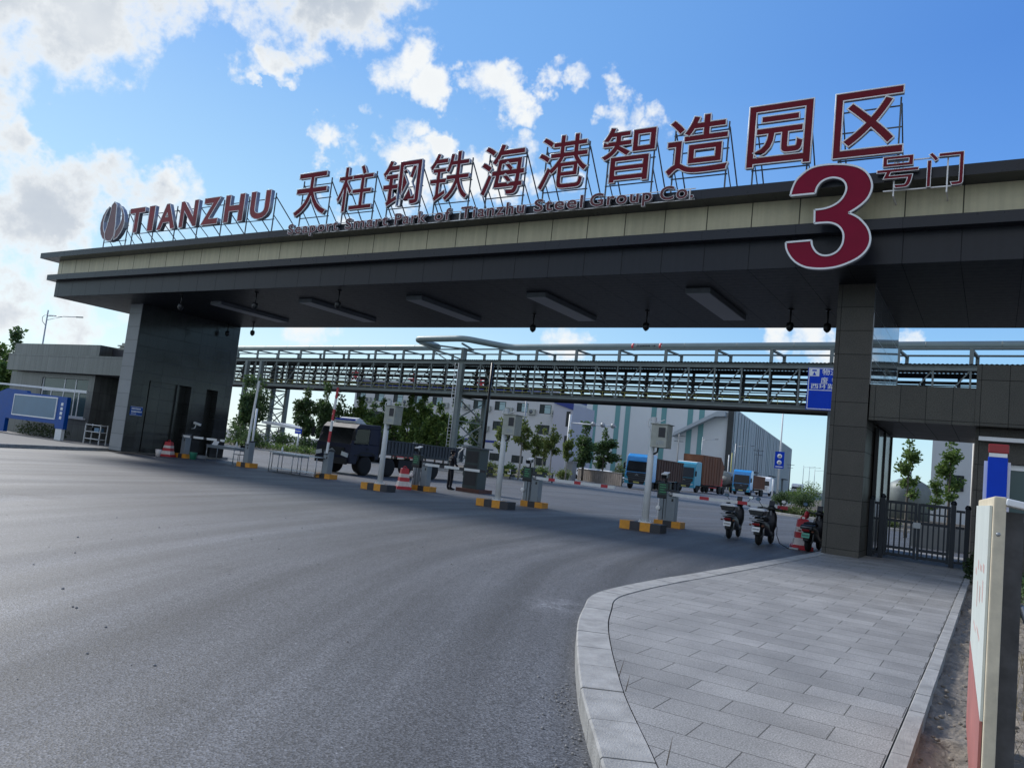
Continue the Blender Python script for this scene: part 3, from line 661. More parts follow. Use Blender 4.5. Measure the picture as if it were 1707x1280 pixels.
# the emblem: a tapering tower between two crescents
em = thing('emblem_sign', 'round emblem of a tapering tower between two crescents, before the red letters', 'emblem', (-33.9, YS, 9.0))
OB = [(-33.9,11.18),(-34.09,11.03),(-34.12,10.62),(-34.22,10.1),(-34.33,9.72),(-34.26,9.5),(-34.06,9.38),(-33.89,9.36),(-33.72,9.38),(-33.58,9.6),(-33.58,10.1),(-33.66,10.6),(-33.7,11.02)]
LF = [(-34.3,10.99),(-34.52,10.86),(-34.72,10.6),(-34.82,10.28),(-34.8,10.0),(-34.68,9.74),(-34.5,9.54),(-34.28,9.43),(-34.355,9.72),(-34.47,9.86),(-34.58,10.06),(-34.63,10.33),(-34.56,10.62),(-34.42,10.85)]
RG = [(-33.52,10.99),(-33.25,10.8),(-33.05,10.52),(-32.96,10.2),(-33.0,9.94),(-33.14,9.7),(-33.35,9.5),(-33.6,9.4),(-33.56,9.62),(-33.555,9.82),(-33.4,9.94),(-33.26,10.14),(-33.2,10.34),(-33.24,10.6),(-33.37,10.82)]
def cutout(root, name, poly, y0, depth, face, side='side', rim='rim', rimr=.014):
    b = wb(root); n = len(poly); vs = [(x, y0, z) for x, z in poly] + [(x, y0+depth, z) for x, z in poly]
    b.add(vs, [tuple(range(n))], 0); b.add(vs, [tuple(range(2*n-1, n-1, -1))] + [(i, (i+1) % n, n+(i+1) % n, n+i) for i in range(n)], 1)
    o = b.build(name, [face, side], root)
    b = wb(root)
    for i in range(n):
        p, q = poly[i], poly[(i+1) % n]; b.bar((p[0], y0, p[1]), (q[0], y0, q[1]), rimr*2)
    b.build('rim', rim, o); return o
K['emblem_face'] = mat('emblem_face', (.19, .1, .105), .5, var=.2, vs=2)
K['worn_face'] = mat('worn_red_letter_face', (.23, .03, .035), .6, var=.35, vs=2.5)
cutout(em, 'tower', OB, YS-.03, .22, 'emblem_face'); cutout(em, 'crescent', LF, YS, .18, 'emblem_face'); cutout(em, 'crescent', RG, YS, .18, 'emblem_face')
legs(em, -34.9, -32.95, 10.8, 9.42, 2, 1.2)
# the row of Latin letters: one frame, seven letters
ls = thing('letter_sign', 'row of seven bold red capital letters on one steel frame', 'sign', (-28, YS, 9.0))
for ch, x0, x1 in (('T',-32.62,-31.5),('I',-31.2,-30.78),('A',-30.52,-29.24),('N',-28.99,-27.84),('Z',-27.56,-26.46),('H',-26.15,-25.0),('U',-24.64,-23.52)):
    put_glyph('letter', ch, 1.5, .16, ls, 'worn_face', loc=(28, .08, -9.0), fit=(x0, x1, 9.64, 10.75), off=.055)
legs(ls, -32.75, -23.4, 10.7, 9.62, 7, 1.9, mids=False)
CH = [('天',-22.18,-20.52,'two bars over two sweeping legs'), ('柱',-20.04,-18.36,'of a tree radical beside stacked bars'), ('钢',-17.96,-16.3,'with a cross inside a tall open frame'), ('铁',-15.94,-14.32,'right of the one with a framed cross'), ('海',-13.9,-12.3,'of three drops and a boxed pair of dots'),
      ('港',-11.84,-10.18,'of three drops and a curled base'), ('智',-9.78,-8.16,'with a small box on top and a sun box beneath'), ('造',-7.82,-6.12,'with a long sweeping base stroke'), ('园',-5.66,-4.1,'enclosed in a full square frame'), ('区',-3.6,-2.08,'of a cross in a square open to one side')]
for ch, x0, x1, w in CH:
    c = thing('character_sign', 'tall red Chinese character ' + w, 'sign', ((x0+x1)/2, YS, 9.0), group='large red rooftop characters')
    put_glyph('character', ch, 1.75, .12, c, 'red_face', loc=(-(x0+x1)/2, .06, -9.0), fit=(x0, x1, 9.55, 11.18), off=.026)
    legs(c, x0, x1, 11.0, 9.56, 2, 1.5)
es = thing('lettering_sign', 'line of small outlined English letters along the cornice edge', 'sign', (-14.5, 18.45, 8.7))
for wd, x0, x1, z0, z1 in (('Seaport',-21.8,-19.32,8.63,9.12),('Smart',-18.99,-17.08,8.74,9.12),('Park',-16.8,-15.48,8.74,9.12),('of',-15.17,-14.54,8.74,9.13),('Tianzhu',-14.16,-11.87,8.74,9.12),('Steel',-11.55,-9.97,8.74,9.12),('Group',-9.76,-7.93,8.63,9.12),('Co.',-7.72,-6.8,8.74,9.12)):
    put_glyph('word', wd, .55, .1, es, 'word_face', loc=(14.5, .05, -8.7), fit=(x0, x1, z0, z1), off=.014, space=1.15)
b = wb(es); b.box(-21.75, -6.8, 18.55, 18.58, 8.735, 8.755); b.box(-21.75, -6.8, 18.552, 18.578, 9.02, 9.04)
for i in range(9): b.box(-21.6+1.83*i, -21.57+1.83*i, 18.551, 18.6, 8.755, 9.02)
b.build('mounting_rail', 'rim', es)
N3 = [(-4.385,8.547),(-4.349,8.724),(-4.28,8.902),(-4.161,9.039),(-3.999,9.16),(-3.814,9.215),(-3.587,9.227),(-3.36,9.208),(-3.136,9.169),(-2.932,9.096),(-2.768,8.978),(-2.661,8.823),(-2.606,8.641),(-2.622,8.478),(-2.691,8.32),(-2.801,8.198),(-2.933,8.099),(-3.063,8.021)]
N3b = [(-3.063,8.021),(-2.883,7.919),(-2.738,7.776),(-2.631,7.616),(-2.577,7.439),(-2.583,7.266),(-2.66,7.097),(-2.807,6.953),(-3.017,6.843),(-3.251,6.766),(-3.511,6.739),(-3.758,6.754),(-3.969,6.807),(-4.167,6.929),(-4.306,7.094),(-4.385,7.257),(-4.407,7.407)]
N3c = [(-3.833,7.424),(-3.804,7.292),(-3.722,7.154),(-3.614,7.07),(-3.49,7.042),(-3.35,7.068),(-3.234,7.15),(-3.153,7.299),(-3.138,7.475),(-3.172,7.609),(-3.259,7.726),(-3.375,7.796),(-3.519,7.829),(-3.793,7.827)]
N3d = [(-3.808,8.153),(-3.602,8.166),(-3.421,8.218),(-3.285,8.306),(-3.192,8.432),(-3.145,8.583),(-3.169,8.72),(-3.246,8.822),(-3.36,8.879),(-3.484,8.899),(-3.626,8.868),(-3.725,8.799),(-3.791,8.692),(-3.823,8.554)]
poly3 = []
for seg in (N3, N3b, N3c, N3d): poly3 += [(p.x, p.y) for p in smooth_line(seg, 3)]
poly3 = [p for i, p in enumerate(poly3) if i == 0 or (Vector(p)-Vector(poly3[i-1])).length > 1e-3]
n3 = thing('numeral_sign', 'huge crimson numeral 3 with a white edge hung before the canopy', 'sign', (-3.5, 18.4, 7.0))
cutout(n3, 'numeral', poly3, 18.4, .18, 'red_big', 'side', 'white', .02)
b = wb(n3); b.box(-3.3, -3.24, 18.58, 19.2, 8.2, 8.26); b.box(-3.0, -2.94, 18.58, 19.2, 7.5, 7.56); b.build('bracket', 'frame_steel', n3)
hm = thing('character_sign', 'pair of small outlined red characters beside the huge numeral', 'sign', (-1.7, 18.45, 8.6))
put_glyph('character', '号', .8, .12, hm, 'red_face', loc=(1.7, .06, -8.6), fit=(-2.53, -1.69, 8.54, 9.28), off=.006)
put_glyph('character', '门', .8, .12, hm, 'red_face', loc=(1.7, .06, -8.6), fit=(-1.52, -.83, 8.5, 9.27), off=.006)
b = wb(hm); b.box(-2.4, -.85, 18.58, 18.61, 9.2, 9.225); b.box(-2.4, -.85, 18.58, 18.61, 8.52, 8.545); b.box(-2.2, -2.17, 18.58, 19.2, 8.4, 8.43); b.box(-1.15, -1.12, 18.58, 19.2, 8.4, 8.43); b.box(-2.2, -2.17, 18.579, 18.612, 8.43, 9.2); b.box(-1.15, -1.12, 18.579, 18.612, 8.43, 9.2)
b.build('mounting_rail', 'rim', hm)

# ================================================================== LANE FURNITURE
def striped_base(root, cx, cy, l=1.0, w=.42, h=.22, n=4, rz=0):
    """Concrete block painted in yellow and black bands."""
    b = wb(root); rm = Matrix.Rotation(rz, 3, 'Z')
    for i in range(n): b.cbox(Vector((cx, cy, h/2)) + rm @ Vector((-l/2+l*(i+.5)/n, 0, 0)), (l/n, w, h), rm, i % 2)
    b2 = MB(); b2.v = b.v; b2.f = b.f; b2.m = b.m; b2.sm = b.sm
    return b2.build('striped_base', ['yellow', 'blackpaint'], root)
PB = [(-18.95, 21.75, 'standing beside the red and white barrel', 1), (-13.95, 21.95, 'middle one of the three in the lane row', 1), (-8.52, 21.45, 'nearest to the parked scooters', -1)]
for x, y, w, sgn in PB:
    t = thing('box_pole', 'white pole carrying a beige meter box, ' + w, 'pole', (x, y, 0), group='white poles with meter boxes')
    striped_base(t, x-.05, y, 1.25, .5, .24, 4, R(0) if sgn > 0 else R(0))
    b = wb(t); b.tube([(x, y, .24), (x, y, 3.3)], [.105, .085], 14); b.lathe([(.2, .24), (.2, .262)], (x, y, 0), 14)
    for k in range(4):
        a = k*math.pi/2+.5; b.tube([(x+.15*math.cos(a), y+.15*math.sin(a), .262), (x+.15*math.cos(a), y+.15*math.sin(a), .31)], .014, 6)
    b.build('pole', 'pole_white', t)
    b = wb(t); bx = x+.26; by = y-.02
    b.box(bx-.21, bx+.27, by-.24, by+.2, 2.42, 3.08); b.box(bx-.24, bx+.31, by-.28, by+.23, 3.082, 3.11)
    o = b.build('meter_box', 'box_beige', t, bevel=.008)
    b = wb(t); b.box(bx+.02, bx+.22, by-.252, by-.2415, 2.72, 3.0); b.build('window', 'blackpaint', o)
    b = wb(t)
    for k in range(4): b.box(bx-.02+.06*k, bx+.01+.06*k, by-.25, by-.2415, 2.5, 2.62)
    b.box(bx+.2701, bx+.278, by-.15, by-.12, 2.7, 2.8); b.build('fittings', 'steel', o)
    b = wb(t); b.tube([(bx-.05, by, 2.42), (bx-.06, by, 2.3), (bx-.14, by, 2.24), (x, y, 2.22)], .03, 6); b.build('cable', 'black', t)
    b = wb(t); b.tube([(x-.02, y, 3.25), (x-.14, y-.03, 3.22), (x-.17, y-.03, 3.1), (x-.13, y, 2.98), (x-.07, y, 2.95)], .018, 6); b.tube([(x+.08, y, 3.14), (x+.35, y-.04, 3.24)], .014, 6); b.build('antenna', 'white', t)
def boom_mesh(root, x, y, L, z, pat, up_ang=0.0, thick=.055, high=.1):
    b = wb(root); n = 12
    rm = Matrix.Rotation(-up_ang, 3, 'Y')
    for i in range(n):
        c = Vector((x, y, z)) + rm @ Vector((L*(i+.5)/n, 0, 0)); b.cbox(c, (L/n, thick, high), rm, pat[i % len(pat)])
    return b.build('boom', ['white', 'red', 'blackpaint'], root)
def barrier(x, y, label, L=2.9, pat=(0,), ang=0.0, body='cabinet', base=True, bl=.9, cover=True):
    t = thing('barrier_gate', label, 'barrier', (x, y, 0), group='lane barrier gates')
    if base: striped_base(t, x-.05, y+.02, bl, .46, .2, 3)
    b = wb(t); z0 = .2 if base else 0
    b.box(x-.17, x+.15, y-.15, y+.15, z0, 1.14); b.build('cabinet', body, t, bevel=.012)
    b = wb(t); b.box(x-.19, x+.17, y-.17, y+.17, 1.142, 1.2); b.build('top_cap', 'blackpaint' if body == 'cabinet' else 'cabinet', t, bevel=.01)
    b = wb(t); b.box(x+.02, x+.08, y-.157, y-.151, .83, .92); b.box(x-.155, x-.145, y-.158, y-.151, z0+.05, 1.1); b.build('lock', 'black', t)
    b = wb(t); b.lathe([(.07, -.05), (.07, .05)], (x+.0, y-.19, 1.06), 12, axis='Y'); b.build('hub', 'steel', t)
    if L: boom_mesh(t, x+.06, y-.2, L, 1.06, pat, ang)
    return t
barrier(-33.55, 24.0, 'grey barrier gate at the foot of the far pier with a short white boom lowered', 3.0, (0, 0, 2, 0))
barrier(-28.85, 23.95, 'grey barrier gate beside a steel table, its pale boom raised upright', 2.9, (0,), R(86))
barrier(-23.9, 24.0, 'grey barrier gate with a red and white boom raised upright before the dark truck', 2.8, (0, 0, 1, 1), R(86.5))
barrier(-19.4, 25.0, 'grey barrier gate by the standing guard, white boom lowered across him', 2.9, (0, 0, 0, 2))
barrier(-14.1, 24.75, 'grey barrier gate whose long lowered boom has small red marks, third from pillar', 3.1, (0, 0, 1, 0))
barrier(-8.85, 24.5, 'grey barrier gate with a lowered red and white boom behind the scooters', 3.6, (0, 0, 0, 1))
def terminal(x, y, label):
    t = thing('ticket_terminal', label, 'terminal', (x, y, 0), group='lane ticket terminals')
    b = wb(t); b.box(x-.1, x+.02, y-.1, y+.1, .0, .92); b.box(x+.04, x+.12, y-.08, y+.1, .0, .9); b.build('post', 'cabinet', t)
    b = wb(t); b.tube([(x-.145, y-.05, 0), (x-.145, y-.05, .9)], .014, 6); b.build('conduit', 'pole_white', t)
    b = wb(t); b.lathe([(.05, -.03), (.075, -.02), (.075, .01), (.05, .02)], (x-.12, y-.13, .58), 14, axis='Y'); b.build('sensor', 'white', t)
    b = wb(t); b.box(x-.2, x+.2, y-.12, y+.1, .9, 1.42); o = b.build('housing', 'black', t, bevel=.02)
    b = wb(t); b.box(x-.16, x+.16, y-.128, y-.121, 1.02, 1.38); b.build('screen', 'green_screen', o)
    b = wb(t)
    for j in range(4): b.box(x-.12, x-.12+random.uniform(.12, .22), y-.1325, y-.1285, 1.33-.08*j, 1.355-.08*j)
    b.build('screen_text', 'led_green', o)
    b = wb(t); b.tube([(x+.02, y, 1.42), (x+.02, y, 1.58)], .03, 8); b.cbox((x+.01, y-.06, 1.64), (.17, .26, .12), (R(18), 0, 0)); o = b.build('camera', 'black', t)
    b = wb(t); b.cbox((x+.01, y-.14, 1.645), (.19, .02, .14), (R(18), 0, 0), 0); b.cbox((x+.01, y-.05, 1.715), (.2, .3, .015), (R(18), 0, 0), 0); b.build('hood', 'white', o)
    return t
terminal(-19.82, 24.9, 'dark ticket terminal with a camera beside the red and white barrel')
terminal(-14.48, 24.75, 'dark ticket terminal with a green lit display, middle one of three')
terminal(-9.15, 24.5, 'dark ticket terminal with a camera closest to the scooters')
def barrel(x, y, h, label, rz=.4):
    t = thing('traffic_barrel', label, 'traffic barrel', (x, y, 0), rz, group='red and white traffic barrels')
    prof = [(.36, 0, 0), (.36, .1, 0), (.3, .12, 1), (.265, .3, 1), (.25, .31, 0), (.24, .46, 0), (.225, .47, 1), (.215, .6, 1), (.205, .61, 0), (.18, .8, 0), (.14, .83, 0)]
    b = MB(); k = h/.9; n = 16
    def ring(r, z): return [(r*c, r*s, z) for c, s in ((1,1),(-1,1),(-1,-1),(1,-1))]
    for (r0, z0, m0), (r1, z1, m1) in zip(prof, prof[1:]):
        vs = ring(r0*.8, z0*k)+ring(r1*.8, z1*k); b.add(vs, [(i, (i+1) % 4, 4+(i+1) % 4, 4+i) for i in range(4)], m0)
    b.add(ring(.14*.8, .83*k), [(0,1,2,3)], 0); b.build('body', ['red', 'cone_white'], t, bevel=.012)
    b = MB(); b.tube([(-.06, 0, .82*k), (-.06, 0, .88*k), (0, 0, .91*k), (.06, 0, .88*k), (.06, 0, .82*k)], .018, 6); b.build('handle', 'red', t); return t
barrel(-19.95, 24.3, .9, 'red and white barrel standing between a white pole and a ticket terminal', .9)
barrel(-34.15+.15, 23.4, .78, 'faded red and white barrel by the foot of the far pier', .5)
barrel(-4.52, 23.2, .92, 'red and white barrel tucked behind the scooter at the near pillar', .3)
def table(x0, x1, y, z, label, shelf=True, depth=.7, m='steel', nl=2, apron=True):
    t = thing('steel_table', label, 'table', ((x0+x1)/2, y, 0))
    b = wb(t); b.box(x0, x1, y-depth/2, y+depth/2, z-.03, z); b.build('table_top', m, t)
    if apron: b = wb(t); b.box(x0+.03, x1-.03, y-depth/2+.02, y+depth/2-.02, z-.14, z-.032); b.build('apron', 'cabinet', t)
    for x in [x0+.05+(x1-x0-.1)*i/(nl-1) for i in range(nl)]:
        for yy in (y-depth/2+.05, y+depth/2-.05): b = wb(t); b.tube([(x, yy, 0), (x, yy, z-.03)], .02, 6); b.build('leg', m, t)
    if shelf: b = wb(t); b.box(x0+.05, x1-.05, y-depth/2+.04, y+depth/2-.04, .16, .18); b.build('shelf', m, t)
    return t
table(-32.3, -30.2, 24.55, .8, 'steel table with an apron standing behind the short white boom', False)
table(-28.5, -26.7, 25.3, .82, 'grey table with an open frame by the second barrier gate', False)
table(-26.9, -23.95, 23.7, .86, 'long bare steel work table with a lower shelf before the dark truck', True, .6, 'steel', 3, False)
b = MB((-32.6, 23.8, 0)); b.lathe([(.14, 0), (.18, .3), (.19, .34)], (-32.6, 23.8, 0), 14); tb = b.build('bucket', 'bucket'); tag(tb, 'green bucket with a white rim under the short white boom', 'bucket')
b = MB((-32.6, 23.8, 0)); b.lathe([(.192, .335), (.2, .36), (.17, .43), (.05, .47)], (-32.6, 23.8, 0), 14); o = b.build('lid', 'cone_white'); o.parent = tb
tb.location = (0, 0, 0)
for o_, loc in ((tb, (-32.6, 23.8, 0)),): o_.location = loc
b = MB((-33.5, 22.55, .15)); b.lathe([(.1, .15), (.14, .48)], (-33.5, 22.55, 0), 12); o = b.build('waste_bin', 'cone_white'); tag(o, 'small pale waste bin against the pier wall', 'bin'); o.location = (-33.5, 22.55, 0)
# a chair behind the steel tables, and the small things lying on the tables
ch = thing('folding_chair', 'black folding chair behind the steel table', 'chair', (-31.3, 25.4, 0))
b = wb(ch); b.box(-31.5, -31.1, 25.2, 25.6, .43, .46); b.build('seat', 'black', ch); b = wb(ch); b.box(-31.5, -31.1, 25.58, 25.61, .6, .9); b.build('backrest', 'black', ch)
for x, y in ((-31.48, 25.22), (-31.12, 25.22), (-31.48, 25.6), (-31.12, 25.6)): b = wb(ch); b.tube([(x, y, 0), (x, y, .9 if y > 25.5 else .43)], .014, 6); b.build('leg', 'frame_steel', ch)
b = MB((-30.4, 24.45, .8)); b.lathe([(.045, .8), (.045, .98), (.018, 1.03), (.018, 1.08)], (-30.4, 24.45, 0), 10); tag(b.build('bottle', 'white'), 'white bottle standing on the steel table end', 'bottle').location = (-30.4, 24.45, .8)
b = MB((-28.1, 25.2, .82)); b.lathe([(.045, .82), (.045, 1.0), (.018, 1.05), (.018, 1.08)], (-28.1, 25.2, 0), 10); tag(b.build('bottle', 'white'), 'white bottle standing on the open grey table', 'bottle').location = (-28.1, 25.2, .82)
b = MB((-32.0, 24.5, .8)); b.cbox((-32.0, 24.5, .88), (.3, .24, .02), (R(55), 0, .3)); tag(b.build('paper_stack', 'white'), 'sheet of white papers propped on the steel table', 'papers').location = (-32.0, 24.5, .8)
# signs and fittings on the far pier
t = thing('wall_sign', 'small blue sign with white lettering fixed on the pier wall', 'sign', (-34.02, 21.46, 2.0))
b = wb(t); b.box(-34.028, -34.01, 21.16, 21.77, 1.79, 2.21); b.build('plate', 'board_blue', t)
b = wb(t)
for j, (n_, z) in enumerate(((7, 2.07), (8, 1.94), (4, 1.86))):
    for i in range(n_): b.box(-34.0095, -34.006, 21.22+.066*i, 21.265+.066*i, z, z+(.07 if j < 2 else .03))
for z in (1.8, 2.19): b.box(-34.0095, -34.007, 21.17, 21.76, z, z+.012)
b.build('lettering', 'white', t)
t = thing('bullet_camera', 'pale bullet camera on a bracket on the pier wall', 'security camera', (-34.0, 24.6, 1.65))
b = wb(t); b.cbox((-33.75, 24.62, 1.72), (.42, .12, .11), (0, R(12), .2)); b.build('housing', 'pole_white', t, bevel=.02); b = wb(t); b.tube([(-34.03, 24.55, 1.45), (-33.85, 24.58, 1.5), (-33.82, 24.6, 1.68)], .025, 6); b.build('bracket', 'pole_white', t)
# the steel shelf rack by the guardhouse
rk = thing('shelf_rack', 'open steel shelf rack standing before the guardhouse recess', 'rack', (-38.65, 22.4, .15))
for z in (.42, .78, 1.12): b = wb(rk); b.box(-39.35, -37.95, 22.2, 22.6, z-.03, z); b.build('shelf', 'pole_white', rk)
for x in (-39.33, -37.97):
    for y in (22.22, 22.58): b = wb(rk); b.box(x-.02, x+.02, y-.02, y+.02, .145, 1.15); b.build('upright', 'pole_white', rk)
for x, y, c, lab in ((-39.0, 22.4, 'black', 'dark crate on the middle shelf of the rack'), (-38.4, 22.4, 'led_off', 'bluish box on the middle shelf of the rack')):
    b = MB((x, y, .78)); b.box(x-.2, x+.2, y-.14, y+.14, .781, .98); tag(b.build('storage_box', c, bevel=.01), lab, 'box').location = (x, y, .78)
# blue notice board with its planting
nb = thing('notice_board', 'blue notice board with a stepped top and a framed pale panel', 'notice board', (-43.2, 21.6, .15))
NB = [(-47.6, .2), (-47.6, 2.2), (-46.3, 2.56), (-46.1, 2.56), (-44.2, 2.52), (-44.1, 2.42), (-40.1, 2.36), (-40.1, .72), (-40.85, .72), (-40.95, .95), (-46.0, .95), (-46.0, .2)]
b = wb(nb); b.prism(NB, 21.5, 21.7); b.build('board', 'board_blue', nb)
b = wb(nb); x0, x1, z0, z1 = -45.35, -40.95, 1.16, 2.3
b.box(x0, x1, 21.46, 21.498, z0, z0+.06); b.box(x0, x1, 21.46, 21.498, z1-.06, z1); b.box(x0, x0+.06, 21.459, 21.498, z0+.06, z1-.06); b.box(x1-.06, x1, 21.459, 21.498, z0+.06, z1-.06); b.build('frame', 'white', nb)
b = wb(nb); b.box(x0+.06, x1-.06, 21.475, 21.496, z0+.06, z1-.06); b.build('panel', 'led_off', nb)
b = wb(nb)
for i in range(4): b.box(-40.56, -40.36, 21.48, 21.498, 1.9-.23*i, 2.05-.23*i); b.box(-40.52, -40.4, 21.474, 21.4795, 1.94-.23*i, 2.0-.23*i)
b.build('lettering', 'white', nb)
b = wb(nb); b.box(-40.8, -40.2, 21.52, 21.68, .15, .72); b.build('foot', 'pole_white', nb)
b = MB((-42, 22.0, 2.75)); b.bar((-50, 22.0, 2.84), (-39.3, 22.0, 2.74), .08, .1); o = tag(b.build('boom_arm', 'pole_white'), 'long pale horizontal bar passing in front of the guardhouse window', 'bar'); o.location = (-42, 22, 2.75)
b = MB((-49.6, 22.0, .15)); b.box(-49.75, -49.45, 21.85, 22.15, .15, 2.84); o = tag(b.build('bar_post', 'pole_white'), 'pale post holding the horizontal bar beside the guardhouse', 'post'); o.location = (-49.6, 22, .15)
# ================================================================== RIGHT FOREGROUND BOARD
bd = thing('display_board', 'narrow standing board seen on edge, cream frame on a dark steel post', 'board', (.0, 4.0, .05), R(2.1))
b = MB(); b.box(.0, .048, 0, 2.45, .07, 1.662); o = b.build('frame', 'cream_post', bd, bevel=.006)
b = MB(); b.box(-.012, -.0015, .05, 2.4, .7, 1.62)
for y0, z0, dy, dz in ((.35, 1.3, .18, .04), (.4, 1.16, .1, .1), (.75, 1.28, .2, .03), (.8, 1.12, .12, .08), (1.2, 1.26, .16, .05), (1.25, 1.05, .1, .14), (1.6, 1.2, .2, .04), (.6, .95, .5, .02), (1.3, .9, .45, .02)): b.box(-.0128, -.0118, y0, y0+dy, z0, z0+dz, 1)
b.build('print', ['board_face', 'pale_pink'], o)
b = MB(); b.box(-.0135, -.0025, .055, 2.395, .15, .695); b.build('red_print', 'pink', o)
b = MB(); b.lathe([(.009, 0), (.009, .006)], (.022, -.002, 1.5), 8, axis='Y'); b.build('screw', 'steel', o)
for y in (.1, 2.2): b = MB(); b.box(.053, .12, y, y+.07, -.1, 1.6); b.build('post', 'rusty_post', bd)
b = MB(); b.cbox((.085, .08, 1.635), (.11, .16, .03), (0, R(8), .2)); b.build('cap', 'white', bd, bevel=.006)
b = MB(); b.tube([(.12, .135, 1.2), (.5, .5, .3)], .014, 6); b.build('stay_rod', 'steel', bd)
# the blue lightbox with a red head behind it
lb = thing('lightbox_pillar', 'slim blue lightbox pillar with a red head behind the display board', 'lightbox', (.06, 14.0, .05))
b = wb(lb); b.box(-.1, .16, 14.0, 14.12, 1.2, 2.46); b.build('body', 'blue', lb, bevel=.01)
b = wb(lb); b.box(-.09, .15, 14.0, 14.12, 2.462, 2.52); b.build('white_band', 'white', lb)
b = wb(lb); b.box(-.1, .17, 13.99, 14.13, 2.522, 2.66); b.build('head', mat('dark_red_lamp_box', (.28, .015, .02), .3), lb, bevel=.015)
b = wb(lb); b.box(-.15, .2, 14.125, 14.16, 1.1, 2.4); b.build('back_panel', 'white', lb)
b = wb(lb); b.box(-.05, .11, 14.03, 14.1, .0, 1.2); b.build('post', 'frame_steel', lb)

# ================================================================== PIPE BRIDGE
BR = thing('pipe_bridge', 'long steel truss pipe bridge crossing behind the gate on braced towers', 'bridge', (0, 52, 0), -math.atan(.096))
S0, S1, DEP = -84.0, 22.0, 3.3
up_posts = [-9.3+3.93*k for k in range(-19, 9)]
def truss(y, name, m):
    b = MB()
    b.box(S0, S1, y-.11, y+.11, 6.85, 6.9); b.box(S0, S1, y-.025, y+.025, 6.9, 7.08); b.box(S0, S1, y-.11, y+.11, 7.08, 7.12)
    b.box(S0, S1, y-.12, y+.12, 9.58, 9.64); b.box(S0, S1, y-.03, y+.03, 9.64, 9.84); b.box(S0, S1, y-.12, y+.12, 9.84, 9.88)
    o = b.build(name, m, BR); n = 0; p = up_posts[0]
    b = MB(); d = MB(); k = 0
    while p < up_posts[-1]+.1:
        for q in (0, 1.965):
            s = p+q; b.box(s-.05, s+.05, y-.05, y+.05, 7.12, 9.58)
            lean = (s < -40.6 or s > -25.5)
            a, c = ((s+.06, 7.14), (s+1.9, 9.56)) if lean else ((s+.06, 9.56), (s+1.9, 7.14))
            d.bar((a[0], y+.03, a[1]), (c[0], y+.03, c[1]), .07, .07)
        p += 3.93
    if y > 1: return
    v = b.build('vertical_posts', m, o); v['kind'] = 'stuff'; w = d.build('diagonal_braces', m, o); w['kind'] = 'stuff'
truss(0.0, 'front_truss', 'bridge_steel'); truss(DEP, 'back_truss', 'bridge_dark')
def corr(x0, x1, y0, y1, z, pitch=.25, amp=.045):
    b = MB(); n = int((x1-x0)/pitch*2); vs = []
    for i in range(n+1):
        x = x0+(x1-x0)*i/n; zz = z+(amp if i % 2 else 0)
        vs += [(x, y0, zz), (x, y1, zz)]
    b.add(vs, [(2*i, 2*i+1, 2*i+3, 2*i+2) for i in range(n)]); return b
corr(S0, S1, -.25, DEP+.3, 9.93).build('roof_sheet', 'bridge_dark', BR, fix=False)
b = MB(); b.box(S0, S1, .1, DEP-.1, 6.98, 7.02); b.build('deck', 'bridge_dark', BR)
# upper frame carrying the insulated pipe
for y, m in ((.05, 'bridge_steel'), (DEP-.6, 'bridge_steel')):
    b = MB()
    for s in up_posts: b.box(s-.1, s+.1, y-.08, y+.08, 9.89, 10.88)
    b.box(S0, S1, y-.09, y+.09, 10.88, 10.98)
    b.build('upper_frame', m, BR)['kind'] = 'stuff'
b = MB()
for s in up_posts: b.box(s-.09, s+.09, .14, DEP-.69, 10.78, 10.9)
b.build('cross_beams', 'bridge_steel', BR)['kind'] = 'stuff'
# pipe shelves: brackets and small pipes on five levels inside
for j in range(5):
    b = MB(); z = 7.5+.42*j; r = (.1, .12, .08, .13, .1)[j]
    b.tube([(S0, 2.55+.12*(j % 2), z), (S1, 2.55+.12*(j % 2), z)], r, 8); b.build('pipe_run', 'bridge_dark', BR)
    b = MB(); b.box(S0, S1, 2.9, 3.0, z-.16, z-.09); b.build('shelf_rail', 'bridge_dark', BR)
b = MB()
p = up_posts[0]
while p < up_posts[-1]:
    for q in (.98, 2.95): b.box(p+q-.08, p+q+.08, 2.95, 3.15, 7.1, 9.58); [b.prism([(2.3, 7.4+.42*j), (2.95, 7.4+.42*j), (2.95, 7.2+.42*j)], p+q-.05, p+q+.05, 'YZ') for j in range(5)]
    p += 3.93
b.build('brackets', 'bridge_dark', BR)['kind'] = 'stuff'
b = MB()
for z in (7.35, 7.62): b.tube([(S0, .55, z), (S1, .55, z)], .022, 5)
for i in range(54): s = S0+i*1.965+.5; b.tube([(s, .55, 7.02), (s, .55, 7.62)], .02, 5)
b.box(S0, S1, .5, .53, 7.03, 7.16); b.build('walkway_rail', 'railyellow', BR)['kind'] = 'stuff'
def tower(s, name, cols, w=.34, m='bridge_steel', base=0.0):
    b = MB()
    for (x, y) in cols: b.box(x-w/2, x+w/2, y-w/2, y+w/2, base, 9.58 if True else 0)
    o = b.build(name, m, BR); b = MB(); done = set()
    for i, a in enumerate(cols):
        for c in cols[i+1:]:
            if abs(a[0]-c[0]) > .01 and abs(a[1]-c[1]) > .01: continue
            for z0 in (.4, 2.5, 4.6):
                b.bar((a[0], a[1], z0), (c[0], c[1], z0+1.9), .09); b.bar((c[0], c[1], z0), (a[0], a[1], z0+1.9), .09); b.bar((a[0], a[1], z0+2.0), (c[0], c[1], z0+2.0), .11)
    b.build('bracing', m, o)['kind'] = 'stuff'; return o
tower(0, 'support_tower', [(-73.3, -.3), (-73.3, 3.6), (-70.6, -.3), (-70.6, 3.6)], .4, 'bridge_steel')
